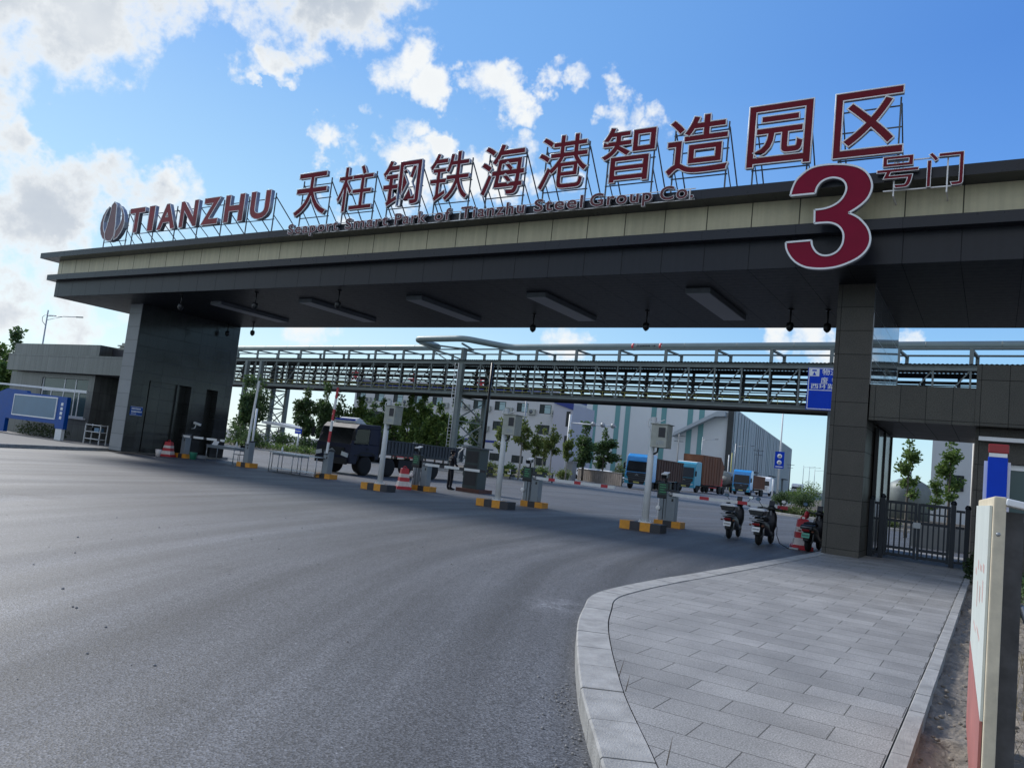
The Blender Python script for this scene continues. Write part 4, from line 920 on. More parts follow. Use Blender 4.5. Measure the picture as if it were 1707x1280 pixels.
tower(0, 'support_tower', [(-40.75, -.25), (-40.75, 3.55)], .42, 'bridge_steel')
tower(0, 'support_tower', [(-9.0, -.3), (-9.0, 3.6)], .36, 'bridge_steel')
b = MB(); b.bar((-40.7, -.3, 9.9), (-40.7, -.3, 11.0), .3); b.bar((-40.7, -.25, 9.9), (-44.0, -2.6, 11.0), .12); b.bar((-44.0, -2.6, 11.02), (-40.7, 1.0, 11.02), .14); b.bar((-39.2, -2.3, 11.02), (-40.7, 1.0, 11.02), .14); b.bar((-40.7, -.3, 9.0), (-43.9, -2.2, 11.0), .1)
b.build('loop_bracket', 'bridge_steel', BR)['kind'] = 'stuff'
b = MB()
for dx in (-.2, .2): b.tube([(-41.15+dx, -.5, .3), (-41.15+dx, -.5, 9.6)], .03, 5)
for i in range(30): b.tube([(-41.35, -.5, .5+.3*i), (-40.95, -.5, .5+.3*i)], .018, 4)
b.build('ladder', 'pole_white', BR)['kind'] = 'stuff'
# the insulated pipe on top with its expansion loop
ip = thing('insulated_pipe', 'fat grey insulated pipe with an expansion loop lying on top of the bridge', 'pipe', (0, 52, 0), -math.atan(.096))
def rounded(pts, r=.55, n=5):
    P = [Vector(p) for p in pts]; out = [P[0]]
    for a, p, c in zip(P, P[1:], P[2:]):
        u = (a-p).normalized(); v = (c-p).normalized(); p0 = p+u*r; p1 = p+v*r
        for i in range(n+1): t = i/n; out.append(p0*(1-t)**2+p*2*t*(1-t)+p1*t*t)
    return out+[P[-1]]
b = MB(); b.tube(rounded([(S0, 1.0, 11.27), (-44.7, 1.0, 11.27), (-44.7, -2.5, 11.42), (-38.9, -2.5, 11.42), (-36.6, 1.0, 11.27), (S1, 1.0, 11.27)], .8), .272, 18); b.build('pipe_body', 'pipe', ip)
b = MB()
for s in range(-80, 20, 4):
    if not -46 < s < -35: b.tube([(s-.02, 1.0, 11.27), (s+.02, 1.0, 11.27)], .278, 18)
b.build('sheet_joints', 'bridge_steel', ip)['kind'] = 'stuff'
for s in (-24.35, -22.0): b = MB(); b.tube([(s-.09, 1.0, 11.27), (s+.09, 1.0, 11.27)], .281, 18); b.build('red_band', 'red', ip)
b = MB()
for i in range(9): s = -23.95+.13*i; b.box(s, s+random.uniform(.06, .1), 0.714, .721, 11.23, 11.35)
b.box(-22.72, -22.4, 0.714, .7205, 11.275, 11.305); b.prism([(-22.5, 11.22), (-22.5, 11.36), (-22.3, 11.29)], 0.714, .7206); b.build('marking', 'blackpaint', ip)
# direction sign on the bridge column
ds = thing('direction_sign', 'blue direction sign with white place names mounted on the bridge column', 'road sign', (-8.4, 51.2, 6.6))
b = wb(ds); b.box(-10.3, -5.9, 51.2, 51.26, 6.72, 9.4); b.build('plate', 'blue', ds)
b = wb(ds)
for z in (6.76, 7.95, 9.33): b.box(-10.24, -5.96, 51.193, 51.1985, z, z+.045)
for x in (-10.25, -5.99): b.box(x, x+.045, 51.1925, 51.1985, 6.76, 9.375)
b.box(-8.74, -8.6, 51.192, 51.1985, 6.8, 7.9); b.prism([(-8.45, 7.25), (-8.1, 7.5), (-8.1, 7.0)], 51.19, 51.1985)
b.prism([(-8.3, 8.3), (-8.02, 8.47), (-8.02, 8.13)], 51.19, 51.1985); b.box(-8.02, -7.8, 51.191, 51.1985, 8.24, 8.36)
b.build('border', 'white', ds)
b = wb(ds); b.box(-10.19, -9.62, 51.191, 51.197, 8.85, 9.32); o = b.build('crest_patch', 'white', ds)
b = wb(ds); b.prism([(-10.02, 8.9), (-9.8, 8.9), (-9.91, 9.14)], 51.186, 51.1905); b.box(-10.05, -9.78, 51.187, 51.1905, 9.17, 9.26); b.build('crest', 'blue', o)
for s, x0, x1, z0 in (('物流中心', -9.45, -7.55, 8.93), ('废', -9.5, -9.08, 8.4), ('钢', -8.86, -8.45, 8.4), ('厂', -8.2, -7.78, 8.55), ('西环路', -10.08, -8.6, 8.06)):
    put_glyph('lettering', s, 1.7, .01, ds, 'white', 'white', loc=(8.4, -.01, -6.6), fit=(x0, x1, z0, z0+.4 if s != '西环路' else 8.4), off=.018, norim=True)
b = wb(ds); b.box(-9.0, -8.85, 51.262, 51.42, 6.72, 9.4); b.build('mount', 'steel', ds)

# ================================================================== BUILDINGS BEHIND
OR = math.atan(.09)
of = thing('office_building', 'long white office block with dark windows, air conditioners and a blue parapet', 'building', (-60.3, 120.6, 0), OR)
OW, OH, OD = 50.4, 14.5, 14
cols = [-7.9-4.55*k for k in range(10)]
rows = [(1.0, 2.35), (6.5, 8.2), (10.2, 11.85)]
b = MB()
def facade(b, x0, x1, z0, z1, y, holes):
    """Wall with real openings: split into strips."""
    zs = sorted({z0, z1, *[h[2] for h in holes], *[h[3] for h in holes]})
    for a, c in zip(zs, zs[1:]):
        hs = sorted([(h[0], h[1]) for h in holes if h[2] <= a and h[3] >= c]); x = x0
        for h0, h1 in hs: b.box(x, h0, y, y+.3, a, c); x = h1
        b.box(x, x1, y, y+.3, a, c)
holes = [(x-1.15, x+1.15, z0, z1) for x in cols for z0, z1 in rows]
facade(b, -OW, -5.6, 0, OH-1.2, 0, holes); b.box(-OW, -5.7, .3, OD, 0, .02); b.box(-OW, -OW+.3, .3, OD, 0, OH-1.2); b.box(-5.9, -5.62, .3, OD, 0, OH-1.2); b.box(-OW+.3, -5.9, OD-.3, OD, 0.02, OH-1.2); b.box(-OW+.3, -5.9, .3, OD-.3, OH-1.6, OH-1.2)
b.build('wall', 'office_wall', of)
b = MB(); b.box(-OW-.1, -5.65, -.12, OD+.1, OH-1.2, OH-.35); b.build('parapet', 'blue_band', of)
b = MB(); b.box(-OW-.1, -5.65, -.1, OD+.1, OH-.349, OH); b.build('coping', 'white', of)
b = MB(); b.box(-40, -17, -.1, -.002, 4.2, 4.6); b.build('sign_band', 'blue_band', of)
b = MB(); b.box(-5.6, -2.0, -1.5, 9, 0, OH-2.4); b.build('stair_block', 'office_side', of, label='lilac stair block at the building corner')
b = MB(); b.prism([(-5.6, OH-2.4), (-5.6, OH-1.9), (-1.9, OH-1.9), (-1.9, OH-3.4)], -1.7, -1.52); b.build('corner_band', 'blue_band', of)
for z in (8.2, 4.0): b = MB(); b.box(-3.1, -2.4, -1.56, -1.502, z, z+2.6); o = b.build('window', 'black', of)
WIN = None
for i, x in enumerate(cols):
    for j, (z0, z1) in enumerate(rows):
        f = MB(); y = .08
        for a, c in ((x-1.15, x-1.07), (x+1.07, x+1.15), (x-.3, x-.22)): f.box(a, c, y, y+.1, z0, z1)
        f.box(x-1.07, x+1.07, y, y+.101, z0, z0+.08); f.box(x-1.07, x+1.07, y, y+.101, z1-.08, z1); f.box(x-1.07, x+1.07, y+.001, y+.1, z1-.5, z1-.44) if j else None
        o = f.build('window', 'black', of)
        p = MB(); p.box(x-1.1, x+1.1, y+.05, y+.07, z0+.03, z1-.03); p.build('pane', 'glass', o)
        if j == 2:
            p = MB(); p.box(x-.2, x+.95, y+.035, y+.045, z0+.1, z1-.1); p.build('curtain', 'curtain', o)
        if j == 2 or (j == 1 and i % 3 == 0):
            a = MB(); a.box(x+1.35, x+2.75, -.6, -.05, z0-.3, z0+.65); ac = a.build('air_conditioner', 'box_beige', of)
            a = MB(); a.lathe([(.36, -.01), (.36, .0)], (x+2.05, -.605, z0+.15), 14, axis='Y'); a.build('fan_grille', 'frame_steel', ac)
# rooftop red lattice letters seen through the bridge
for k, (px_, zz) in enumerate(((-52.5, 15.6), (-38.2, 15.7), (-22.8, 15.2))):
    c, s_ = math.cos(OR), math.sin(OR); wx, wy = -60.3+px_*c-2*s_, 120.6+px_*s_+2*c
    t = thing('rooftop_sign', ('small red rooftop sign shape nearest to the far pier', 'red starlike rooftop sign shape above the dark truck', 'low red rooftop sign shape right of the bridge tower')[k], 'sign', (wx, wy, 14.5), OR)
    b = MB(); b.box(-1.0, 1.0, 0, .2, 1.3, 1.55); b.box(-1.2, 1.2, 0, .2, .6, .85); b.box(-.13, .13, .01, .19, .0, 2.0); b.bar((-.1, .1, .6), (-1.0, .1, -.2), .22, .18); b.bar((.1, .1, .6), (1.0, .1, -.2), .22, .18); b.build('red_strokes', 'red', t)
    b = MB(); b.box(-.7, -.62, .2, .3, -.0, 1.3); b.box(.62, .7, .2, .3, 0, 1.3); b.build('frame', 'frame_steel', t)
# warehouse with teal stripes and the long ribbed side
wh = thing('warehouse', 'huge pale warehouse with teal stripes in front and a ribbed grey side', 'warehouse', (-48.2, 165.5, 0), OR)
WL, WH, WD = 48, 17.6, 165
b = MB(); b.box(-WL, -.35, 0, .3, 0, WH+.6); b.build('front_wall', 'shed', wh)
SX = [-34.6, -31.8, -26.2, -23.8, -17.7, -15.4, -9.5, -7.0]
for x in SX: b = MB(); b.box(x, x+1.15, -.06, -.002, 0, WH+.55); b.build('teal_stripe', 'shed_teal', wh)
b = MB(); n = 150; A = Vector((0, 0)); tx = math.sin(R(-7.5)-(-OR)*1); sd_ = Vector((math.sin(R(-7.8)+OR), math.cos(R(-7.8)+OR)))
nn = Vector((sd_.y, -sd_.x)); vs = []
for i in range(2*n+1):
    p = sd_*(WD*i/(2*n)) + nn*(.35 if (i//1) % 2 else .0); vs += [(p.x, p.y, 0), (p.x, p.y, WH)]
b.add(vs, [(2*i, 2*i+2, 2*i+3, 2*i+1) for i in range(2*n)]); b.build('ribbed_side', 'ribbed', wh, fix=False)
b = MB(); e = sd_*WD; b.sheet([(0, 0, WH), (e.x, e.y, WH), (e.x-60, e.y, WH+.3), (-WL, .3, WH+.5)]); b.sheet([(e.x, e.y, 0), (e.x-60, e.y, 0), (e.x-60, e.y, WH), (e.x, e.y, WH)]); b.build('roof', 'shed', wh, fix=False)
b = MB()
for i in range(34):
    d = 3.2+4.75*i+random.uniform(-.8, .8); wd_ = random.choice((.5, .8, 1.3)); p = sd_*d + nn*.36; q = sd_*(d+wd_) + nn*.36
    b.prism([(p.x, p.y), (q.x, q.y), (q.x+nn.x*.05, q.y+nn.y*.05), (p.x+nn.x*.05, p.y+nn.y*.05)], .2, WH-.25, 'XY')
b.build('rooflight_strips', mat('weathered_rib', (.17, .23, .27), .5), wh)['kind'] = 'stuff'
b = MB(); b.box(-.7, .45, -.5, .25, 0, WH); b.build('corner_duct', 'bridge_dark', wh)
b = MB(); b.prism([(-12.0, 10.2), (-11.6, 11.2), (-2.6, WH-1.2), (-1.0, WH-1.2), (-1.0, WH-2.2), (-3.2, WH-2.4)], -2.4, -.01); b.build('sloping_duct', 'ribbed', wh)
for d, w_ in ((32, 7), (80, 7), (125, 8)):
    p = sd_*d + nn*2.0; b = MB(); q = sd_*w_
    b.prism([(p.x, p.y), (p.x+q.x, p.y+q.y), (p.x+q.x-nn.x*2, p.y+q.y-nn.y*2), (p.x-nn.x*2, p.y-nn.y*2)], 4.6, 4.9, 'XY'); p2 = sd_*(d+1)+nn*.5; q2 = sd_*(w_-2)
    b.prism([(p2.x, p2.y), (p2.x+q2.x, p2.y+q2.y), (p2.x+q2.x-nn.x*.4, p2.y+q2.y-nn.y*.4), (p2.x-nn.x*.4, p2.y-nn.y*.4)], 0, 4.59, 'XY'); b.build('door_canopy', 'bridge_dark', wh)
# pale block and low store seen through the pedestrian gate
pb = thing('pale_block', 'pale plain building block seen beyond the pedestrian gate', 'building', (-2.4, 84, 0))
b = wb(pb); b.box(-4.9, 4, 80, 90, 0, 11.5); b.build('wall', 'shed', pb)
b = wb(pb); b.box(-5.1, 4.2, 79.8, 90.2, 11.502, 11.9); b.build('coping', 'office_side', pb); b = wb(pb); b.box(-3.6, -2.3, 79.9, 79.99, 3.0, 4.4); b.build('window', 'glass', pb)
st = thing('storage_tank', 'low round grey tank beyond the pedestrian gate', 'tank', (-6.2, 75, 0))
b = wb(st); b.lathe([(1.7, 0), (1.7, 2.6), (1.5, 3.1), (.8, 3.5), (.2, 3.65)], (-6.2, 75, 0), 24); b.build('tank_shell', 'bridge_steel', st); b = wb(st); b.tube([(-6.2, 75, 3.6), (-6.2, 75, 4.2)], .15, 8); b.build('tank_vent', 'steel', st)
rw = thing('low_wall', 'low pale wall with a dark rail behind the pedestrian gate', 'wall', (-1, 33, 0))
b = wb(rw); b.box(-2.6, 5, 33, 33.25, 0, .75); b.build('wall', 'concrete', rw); b = wb(rw); b.box(-2.6, 5, 33.05, 33.2, .752, .86); b.build('coping', 'kerb', rw)

# ================================================================== PLANTED ISLANDS, KERBS
def island(pts, name_soil='planting_bed', kerb=True, h=.14):
    P = smooth_line(pts+[pts[0]], 3)
    mb = MB(); mb.sheet([(p.x, p.y, h-.03) for p in P[:-1]]); struct(mb.build(name_soil, 'planting_soil', fix=False))
    kerb_stones(P, .18, h, 1.0, 1 if sum((a.x*b_.y-b_.x*a.y) for a, b_ in zip(P, P[1:])) < 0 else -1, name='kerb_island')
island([(-13.2,51.6),(-11.6,50.0),(-9.3,48.6),(-5,47.2),(4,46.6),(6,60),(-6,90),(-24,150),(-27,150),(-19,95)])
island([(-45.5,49.0),(-52,48.5),(-66,49.5),(-80,50.5),(-95,66),(-60,60),(-46.5,53)])
island([(-33.8,54.6),(-36.8,60.5),(-40.3,68),(-46.5,80),(-51,86),(-68,80),(-56,66),(-46,58.5),(-38,54.2)])

# ================================================================== PLANTS
def leaf_cloud(clumps, n, size, seed=0, box=None, flat=.0):
    """Leaves scattered through clumps: (centre, radii, weight). Each leaf is a small folded diamond."""
    rnd = random.Random(seed); b = MB(); tot = sum(c[2] for c in clumps); vs = []; fs = []
    for i in range(n):
        r = rnd.random()*tot
        for c in clumps:
            r -= c[2]
            if r <= 0: break
        d = Vector((rnd.gauss(0, 1), rnd.gauss(0, 1), rnd.gauss(0, 1))).normalized()*(rnd.random()**.45)
        p = Vector(c[0]) + Vector((d.x*c[1][0], d.y*c[1][1], d.z*c[1][2]))
        a = Vector((rnd.gauss(0, 1), rnd.gauss(0, 1), rnd.gauss(0, .7)-.15)).normalized(); q = a.cross(Vector((rnd.gauss(0, 1), rnd.gauss(0, 1), rnd.gauss(0, 1)))).normalized()
        s = size*rnd.uniform(.6, 1.35); k = len(vs); nrm = a.cross(q)*s*.18
        vs += [p, p+a*s*.5+q*s*.36+nrm, p+a*s, p+a*s*.5-q*s*.36+nrm]; fs.append((k, k+1, k+2, k+3))
    b.v = vs; b.f = fs; b.m = [0]*len(fs); b.sm = [False]*len(fs); return b
def tree_proto(name, seed, h, trunk_h, cr, n, leaf, kind='leaf_dark', bark='bark', shape='round', split=1, size=.26):
    rnd = random.Random(seed); t = thing(name, 'x', 'tree', (0, 0, -500))
    b = MB(); ch = h-trunk_h; cl = []
    tops = []
    for k in range(split):
        ox = (k-(split-1)/2)*.1
        lean = Vector((rnd.uniform(-.12, .12)+ox*2.4, rnd.uniform(-.12, .12), 0))
        pts = [Vector((ox, 0, 0)), Vector((ox, 0, trunk_h*.5))+lean*.3, Vector((ox, 0, trunk_h))+lean*.6, Vector((ox, 0, trunk_h+ch*.55))+lean, Vector((ox, 0, h*.95))+lean*1.2]
        r0 = .035+h*.011; b.tube(pts, [r0, r0*.8, r0*.65, r0*.35, r0*.1], 7)
        tops.append(pts)
    nl = 11 if split == 1 else 9
    for i in range(nl):
        pts = rnd.choice(tops); f = rnd.uniform(.0, .85); z0 = trunk_h+ch*f*.8; base = Vector((pts[2].x, pts[2].y, z0)); a = rnd.random()*6.283 if i else 0
        a = i*2.4+rnd.uniform(-.4, .4)
        prof = {'oval': .55+.45*math.sin(math.pi*min(1, .15+f)), 'round': math.sin(math.pi*min(.95, .2+f*.75)), 'cone': 1-.75*f, 'up': .45+.5*f if f < .6 else 1.05-.7*f}[shape]
        L = cr*prof*rnd.uniform(.6, 1.0); up_ = {'up': 1.15, 'oval': .95}.get(shape, .55)
        e = base + Vector((math.cos(a)*L, math.sin(a)*L, L*up_*rnd.uniform(.7, 1.2)))
        m = base.lerp(e, .5)+Vector((0, 0, -.05*L)); b.tube([base, m, e], [r0*.4, r0*.26, r0*.1], 5)
        rr = cr*rnd.uniform(.3, .5)*(1.0 if shape != 'cone' else (1.15-.6*f)); cl.append((e, (rr, rr, rr*rnd.uniform(.7, 1.0)), rr**2)); m2 = base.lerp(e, .62); cl.append((m2, (rr*.7, rr*.7, rr*.6), rr**2*.5))
    for pts in tops: cl.append((pts[4], (cr*.3, cr*.3, ch*.16), cr*cr*.14)); cl.append((pts[3], (cr*.42, cr*.42, ch*.2), cr*cr*.2))
    b.build('trunk', bark, t); leaf_cloud(cl, n, size, seed).build('crown', kind, t, fix=False)
    return t
PT = {'dark': tree_proto('street_tree', 3, 5.2, 1.25, 1.0, 2400, 1, 'leaf_dark', shape='oval', size=.25), 'dark2': tree_proto('street_tree', 11, 5.6, 1.1, 1.25, 2300, 1, 'leaf_dark', shape='up', split=2, size=.26),
      'mid': tree_proto('street_tree', 5, 5.0, 1.3, 1.0, 2400, 1, 'leaf_mid', shape='oval', size=.24), 'mid2': tree_proto('street_tree', 8, 5.4, 1.3, .9, 2100, 1, 'leaf_mid', shape='oval', size=.24),
      'light': tree_proto('street_tree', 21, 4.2, 1.6, .62, 1100, 1, 'leaf_light', 'bark_pale', 'up', size=.2), 'light2': tree_proto('street_tree', 25, 4.0, 1.6, .62, 1050, 1, 'leaf_light', 'bark_pale', 'oval', size=.2),
      'gate': tree_proto('street_tree', 44, 4.5, 1.5, .62, 1300, 1, 'leaf_mid', 'bark', 'up', size=.15),
      'airy': tree_proto('street_tree', 31, 6.0, 1.6, 1.5, 900, 1, 'leaf_dark', shape='up', size=.3)}
used_proto = set()
def place(kind, x, y, label, scale=1.0, rz=None, z=0.1, sz=None, group='young trees along the inner road'):
    p = PT[kind]; sc = (scale, scale, sz or scale); rz = random.random()*6.28 if rz is None else rz
    if kind not in used_proto: used_proto.add(kind); o = p; o.location = (x, y, z); o.rotation_euler = (0, 0, rz); o.scale = sc; o['label'] = label
    else: o = copy_tree(p, (x, y, z), rz, label, sc)
    o['group'] = group; return o
def at(px, py_ref, depth):
    """Ground spot under a photo column at a given distance from the eye along the view axis."""
    d = rt2*(px-853.5)-up2*(py_ref-640)+fw*F_PX; q = d*(depth/F_PX); return q.x, q.y
for kind, px, dep, sc_, sz, lab in [
    ('dark2', 398, 78, 1.1, 1.2, 'dark tree right at the back corner of the far pier'), ('airy', 420, 82, .95, 1.2, 'thin leafed tree seen between the bridge tower legs'),
    ('dark', 497, 74, 1.1, 1.15, 'dark tree with a forked crown left of the truck, nearest to the bridge tower'), ('dark2', 530, 77, 1.0, 1.2, 'dark dense tree behind the small blue sign'), ('airy', 556, 80, .9, 1.05, 'sparse dark tree directly behind the raised red boom'),
    ('mid', 590, 80, 1.35, 1.22, 'wide green tree behind the cab of the dark truck'), ('mid2', 628, 78, 1.1, 1.1, 'slim green tree just behind the first meter box'), ('mid', 673, 76, 1.05, 1.3, 'green tree with double stem look behind the truck bed front'), ('mid', 694, 75, 1.05, 1.4, 'tallest green tree behind the truck bed'),
    ('mid', 724, 75, 1.1, 1.2, 'bushy green tree behind the middle of the truck bed'), ('mid2', 752, 76, 1.05, 1.2, 'slim green tree close to the middle bridge tower'), ('airy', 785, 78, .8, .95, 'thin tree seen through the middle tower bracing'),
    ('mid', 652, 84, 1.2, 1.2, 'green tree showing between the first meter box and the tallest tree'), ('mid2', 708, 82, 1.25, 1.15, 'green tree filling the gap behind the truck bed'), ('mid', 738, 86, 1.3, 1.1, 'farther green tree left of the middle bridge tower'), ('dark', 610, 86, 1.2, 1.15, 'darker tree behind the truck cab roof'), ('light', 905, 70, 1.0, 1.1, 'pale slim tree between the two above the terminal'),
    ('light', 833, 60, 1.0, 1.12, 'light green tree leaning behind the middle white pole'), ('light2', 866, 62, 1.2, 1.2, 'light green tree with bare stem between pole and terminal'), ('light', 892, 64, 1.05, 1.08, 'pale green tree above the green lit terminal'), ('light2', 918, 66, 1.1, 1.15, 'pale green tree in front of the last office window'), ('light', 944, 72, .95, 1.15, 'small pale tree beside the white gantry lamp post'),
    ('dark2', 972, 86, 1.25, 1.1, 'dark crowned tree left of the pair in front of the warehouse'), ('dark', 1006, 90, 1.4, 1.1, 'dark crowned tree beside the blue truck in front of the warehouse')]:
    x, y = at(px, 775, dep); place(kind, x, y, lab, sc_, None, .1, sz)
for kind, x, y, sc_, sz, lab in [('gate', -3.35, 40, 1.0, 1.02, 'green tree seen through the pedestrian gate beside the pillar'), ('gate', -1.7, 40.5, 1.1, 1.05, 'leafy tree filling the gate opening before the pale block'), ('gate', -2.7, 49, .8, .75, 'small tree far back between the two gate trees')]:
    place(kind, x, y, lab, sc_, None, 0, sz, 'trees beyond the pedestrian gate')
x, y = at(6, 690, 72); place('dark2', x, y, 'dark bushy tree beyond the guardhouse at the frame edge', 1.5, None, 0, 1.5, 'trees beyond the guardhouse')
x, y = at(-18, 690, 66); place('mid', x, y, 'tree with lighter leaves partly cut off beside the guardhouse', 1.6, None, 0, 1.3, 'trees beyond the guardhouse')
def shrub(name, x, y, r, hgt, label, kind='hedge', n=700, size=.12, group=None, z=.1, seed=None):
    cl = [((random.uniform(-.35, .35)*r[0], random.uniform(-.35, .35)*r[1], hgt*random.uniform(.35, .68)), (r[0]*.65, r[1]*.65, hgt*.38), 1) for _ in range(6)] + [((0, 0, hgt*.4), (r[0]*.9, r[1]*.9, hgt*.42), 3)]
    t = thing(name, label, 'shrub' if name != 'hedge' else 'hedge', (x, y, z), 0, group)
    leaf_cloud(cl, n, size, seed or random.randint(0, 9999)).build('foliage', kind, t, fix=False)
    b = MB()
    for i in range(5): a = i*1.3; b.tube([(0, 0, 0), (math.cos(a)*r[0]*.4, math.sin(a)*r[1]*.4, hgt*.6)], [.02, .008], 5)
    b.build('stems', 'bark', t); return t
def hedge(pts, w, h, label, kind='hedge', dens=170, size=.11, z=.1, name='hedge'):
    cl = []; L = 0
    for a, c in zip(pts, pts[1:]):
        a, c = Vector((*a, 0)), Vector((*c, 0)); d = (c-a).length; L += d; k = max(2, int(d/.5))
        for i in range(k): p = a.lerp(c, (i+.5)/k); cl.append(((p.x, p.y, h*.5), (.42, w*.55, h*.52*random.uniform(.85, 1.2)), 1))
    o0 = Vector((*pts[0], z)); cl = [((c[0][0]-o0.x, c[0][1]-o0.y, c[0][2]), c[1], c[2]) for c in cl]
    o = leaf_cloud(cl, int(L*dens*max(.6, w)), size, len(label)).build(name, kind, fix=False); o.location = o0; return tag(o, label, 'hedge')
hedge([(-66, 50.3), (-52, 49.3), (-46.3, 50.2)], 1.1, .75, 'clipped low hedge along the inner road left of the truck', 'leaf_mid', 120, .16)
hedge([(-11.6, 51.0), (-9.0, 49.6), (-4.5, 48.4)], 1.2, .42, 'low grassy border planting along the curved kerb', 'grass', 260, .16)
for px, dep, r, hh, lab, kd in [(1304, 66, (.95, .9), 1.35, 'round dark clipped shrub at the island corner', 'leaf_dark'), (1338, 62, (1.25, 1.1), 1.45, 'broad dark clipped shrub next to the bridge column', 'leaf_dark'), (1352, 74, (1.5, 1.5), 2.5, 'tall loose shrub rising behind the clipped ones', 'leaf_mid'), (1326, 80, (1.0, 1.0), 1.6, 'loose grey green shrub below the white truck', 'leaf_mid')]:
    x, y = at(px, 805, dep); shrub('shrub', x, y, r, hh, lab, kd, 1500, .13, 'shrubs on the planted island')
for px, dep, r, hh, lab in [(815, 64, (1.3, .8), 1.3, 'yellow green shrub just right of the dark control cabinet'), (848, 66, (1.0, .8), 1.25, 'shrub behind the middle white pole'), (880, 68, (.9, .8), 1.15, 'shrub at the foot of the pale trees by the terminal'), (905, 70, (1.3, .9), 1.3, 'shrub behind the guard rail end'), (940, 76, (.9, .8), 1.2, 'yellowish shrub beside the gate post'), (1033, 84, (.9, .8), 2.6, 'pale tall feathery shrub beside the blue truck')]:
    x, y = at(px, 780, dep); shrub('shrub', x, y, r, hh, lab, 'leaf_light' if 'y' in lab[:2] or 'pale' in lab[:5] else 'leaf_mid', 800, .17, 'shrubs behind the guard rail')
for px, dep, r, hh, lab in [(392, 76, (2.2, 1.5), 2.4, 'dark undergrowth bush against the far pier edge'), (425, 73, (1.8, 1.4), 1.9, 'dark bush below the left bridge tower'), (470, 74, (2.0, 1.4), 1.9, 'dark bush beside the white shelter roof'), (515, 72, (1.6, 1.2), 1.7, 'dark bush right of the small blue sign'), (545, 74, (1.5, 1.2), 2.0, 'dark bush behind the raised red boom')]:
    x, y = at(px, 740, dep); shrub('shrub', x, y, r, hh, lab, 'leaf_dark', 900, .2, 'dark bushes under the left bridge tower')
hedge([(-45.6, 22.2), (-41.4, 22.3)], .8, .75, 'dark low hedge growing under the blue notice board', 'hedge', 400, .09, .12)
for x, y, r, hh, lab, kd in [(-.2, 19.6, (.35, .5), .75, 'small shrub at the corner between pavement edge and gatehouse', 'hedge'), (.2, 17.6, (.4, .5), .6, 'low scrubby plant on the soil beside the pavement edge', 'hedge'), (.75, 10.5, (.6, .8), 1.25, 'tall dark shrub behind the steel post of the board', 'leaf_dark'), (1.1, 8.2, (.6, .8), 1.0, 'dark shrub beside the display board on the soil', 'leaf_dark'), (.75, 14.6, (.5, .7), .9, 'dark shrub between the blue lightbox and the board', 'leaf_dark')]:
    shrub('shrub', x, y, r, hh, lab, kd, 900, .085, 'shrubs on the bare soil', .06)
# dry grass tufts on the soil and a few dead twigs on the kerb
def blades(n, xr, yr, h, seed, zbase):
    rnd = random.Random(seed); b = MB(); vs = []; fs = []
    for i in range(n):
        x = rnd.uniform(*xr); y = rnd.uniform(*yr); a = rnd.random()*6.28; hh = h*rnd.uniform(.4, 1); w = .004
        d = Vector((math.cos(a), math.sin(a), 0)); s_ = Vector((-d.y, d.x, 0))*w; p = Vector((x, y, zbase)); k = len(vs)
        vs += [p-s_, p+s_, p+d*hh*.35+Vector((0, 0, hh*.7))+s_*.6, p+d*hh*.35+Vector((0, 0, hh*.7))-s_*.6, p+d*hh*.8+Vector((0, 0, hh))]; fs += [(k, k+1, k+2, k+3), (k+3, k+2, k+4)]
    b.v = vs; b.f = fs; b.m = [0]*len(fs); b.sm = [False]*len(fs); return b
K['dry_grass'] = leaf_mat('dry_grass_blades', (.2, .16, .09), (.32, .27, .17))
mb = MB(); rnd = random.Random(5)
for i in range(130):
    x = rnd.uniform(-14, -1.5); y = 2.6+11*rnd.random()**1.5; r = rnd.uniform(.004, .014)
    if x > -4.4 and y < 9.5: continue
    mb.ball((x, y, r*.4), (r, r*rnd.uniform(.7, 1.4), r*.7), 0, 6)
for i in range(140):
    p = rnd.choice(kp[60:-12]); x = p.x-abs(rnd.gauss(0, .12))-.02; r = rnd.uniform(.004, .013); mb.ball((x, p.y, r*.4), (r, r, r*.7), 0, 6)
tag(mb.build('gravel', mat('road_grit', (.27, .26, .25), .9, var=.4, vs=30)), 'loose grit and small stones on the asphalt and along the kerb', 'gravel', kind='stuff')
o = blades(1500, (.15, 1.6), (3.2, 20), .22, 3, .07).build('dry_grass', 'dry_grass', fix=False); tag(o, 'thin dry grass and stalks scattered over the bare soil', 'grass', kind='stuff')
for (x, y, a, L_) in ((-2.27, 5.46, 1.2, .16), (-1.4, 4.12, 1.45, .15), (-2.1, 5.2, 1.5, .12)):
    b = MB((x, y, .15)); b.tube([(x, y, .13), (x+.03*math.cos(a), y+.03, .13+L_*.6), (x+.05*math.cos(a), y+.05, .13+L_)], [.004, .003, .001], 5); tag(b.build('weed_stalk', 'bark'), {.16: 'dry weed stalk in the kerb joint at the bend of the pavement', .15: 'dry weed stalk standing in the kerb joint nearest to the frame', .12: 'short dry weed stalk in the kerb joint below the others'}[L_], 'weed')

# ================================================================== VEHICLES
def wheel(root, x, y, r, w, name='wheel', local=False):
    """Wheel with its axle along X: tyre with rim as its child."""
    b = MB() if local else wb(root); h = w/2
    b.lathe([(r*.62, -h), (r*.9, -h), (r, -h*.7), (r, h*.7), (r*.9, h), (r*.62, h)], (x, y, r), 20, axis='X'); t = b.build(name, 'rubber', root)
    b = MB() if local else wb(root); b.lathe([(r*.1, -h*.9), (r*.6, -h*.75), (r*.62, -h*.98), (r*.62, h*.98), (r*.6, h*.75), (r*.25, h*.4), (r*.22, h*.9), (r*.1, h*.95)], (x, y, r), 16, axis='X'); b.build('rim', 'chassis', t); return t
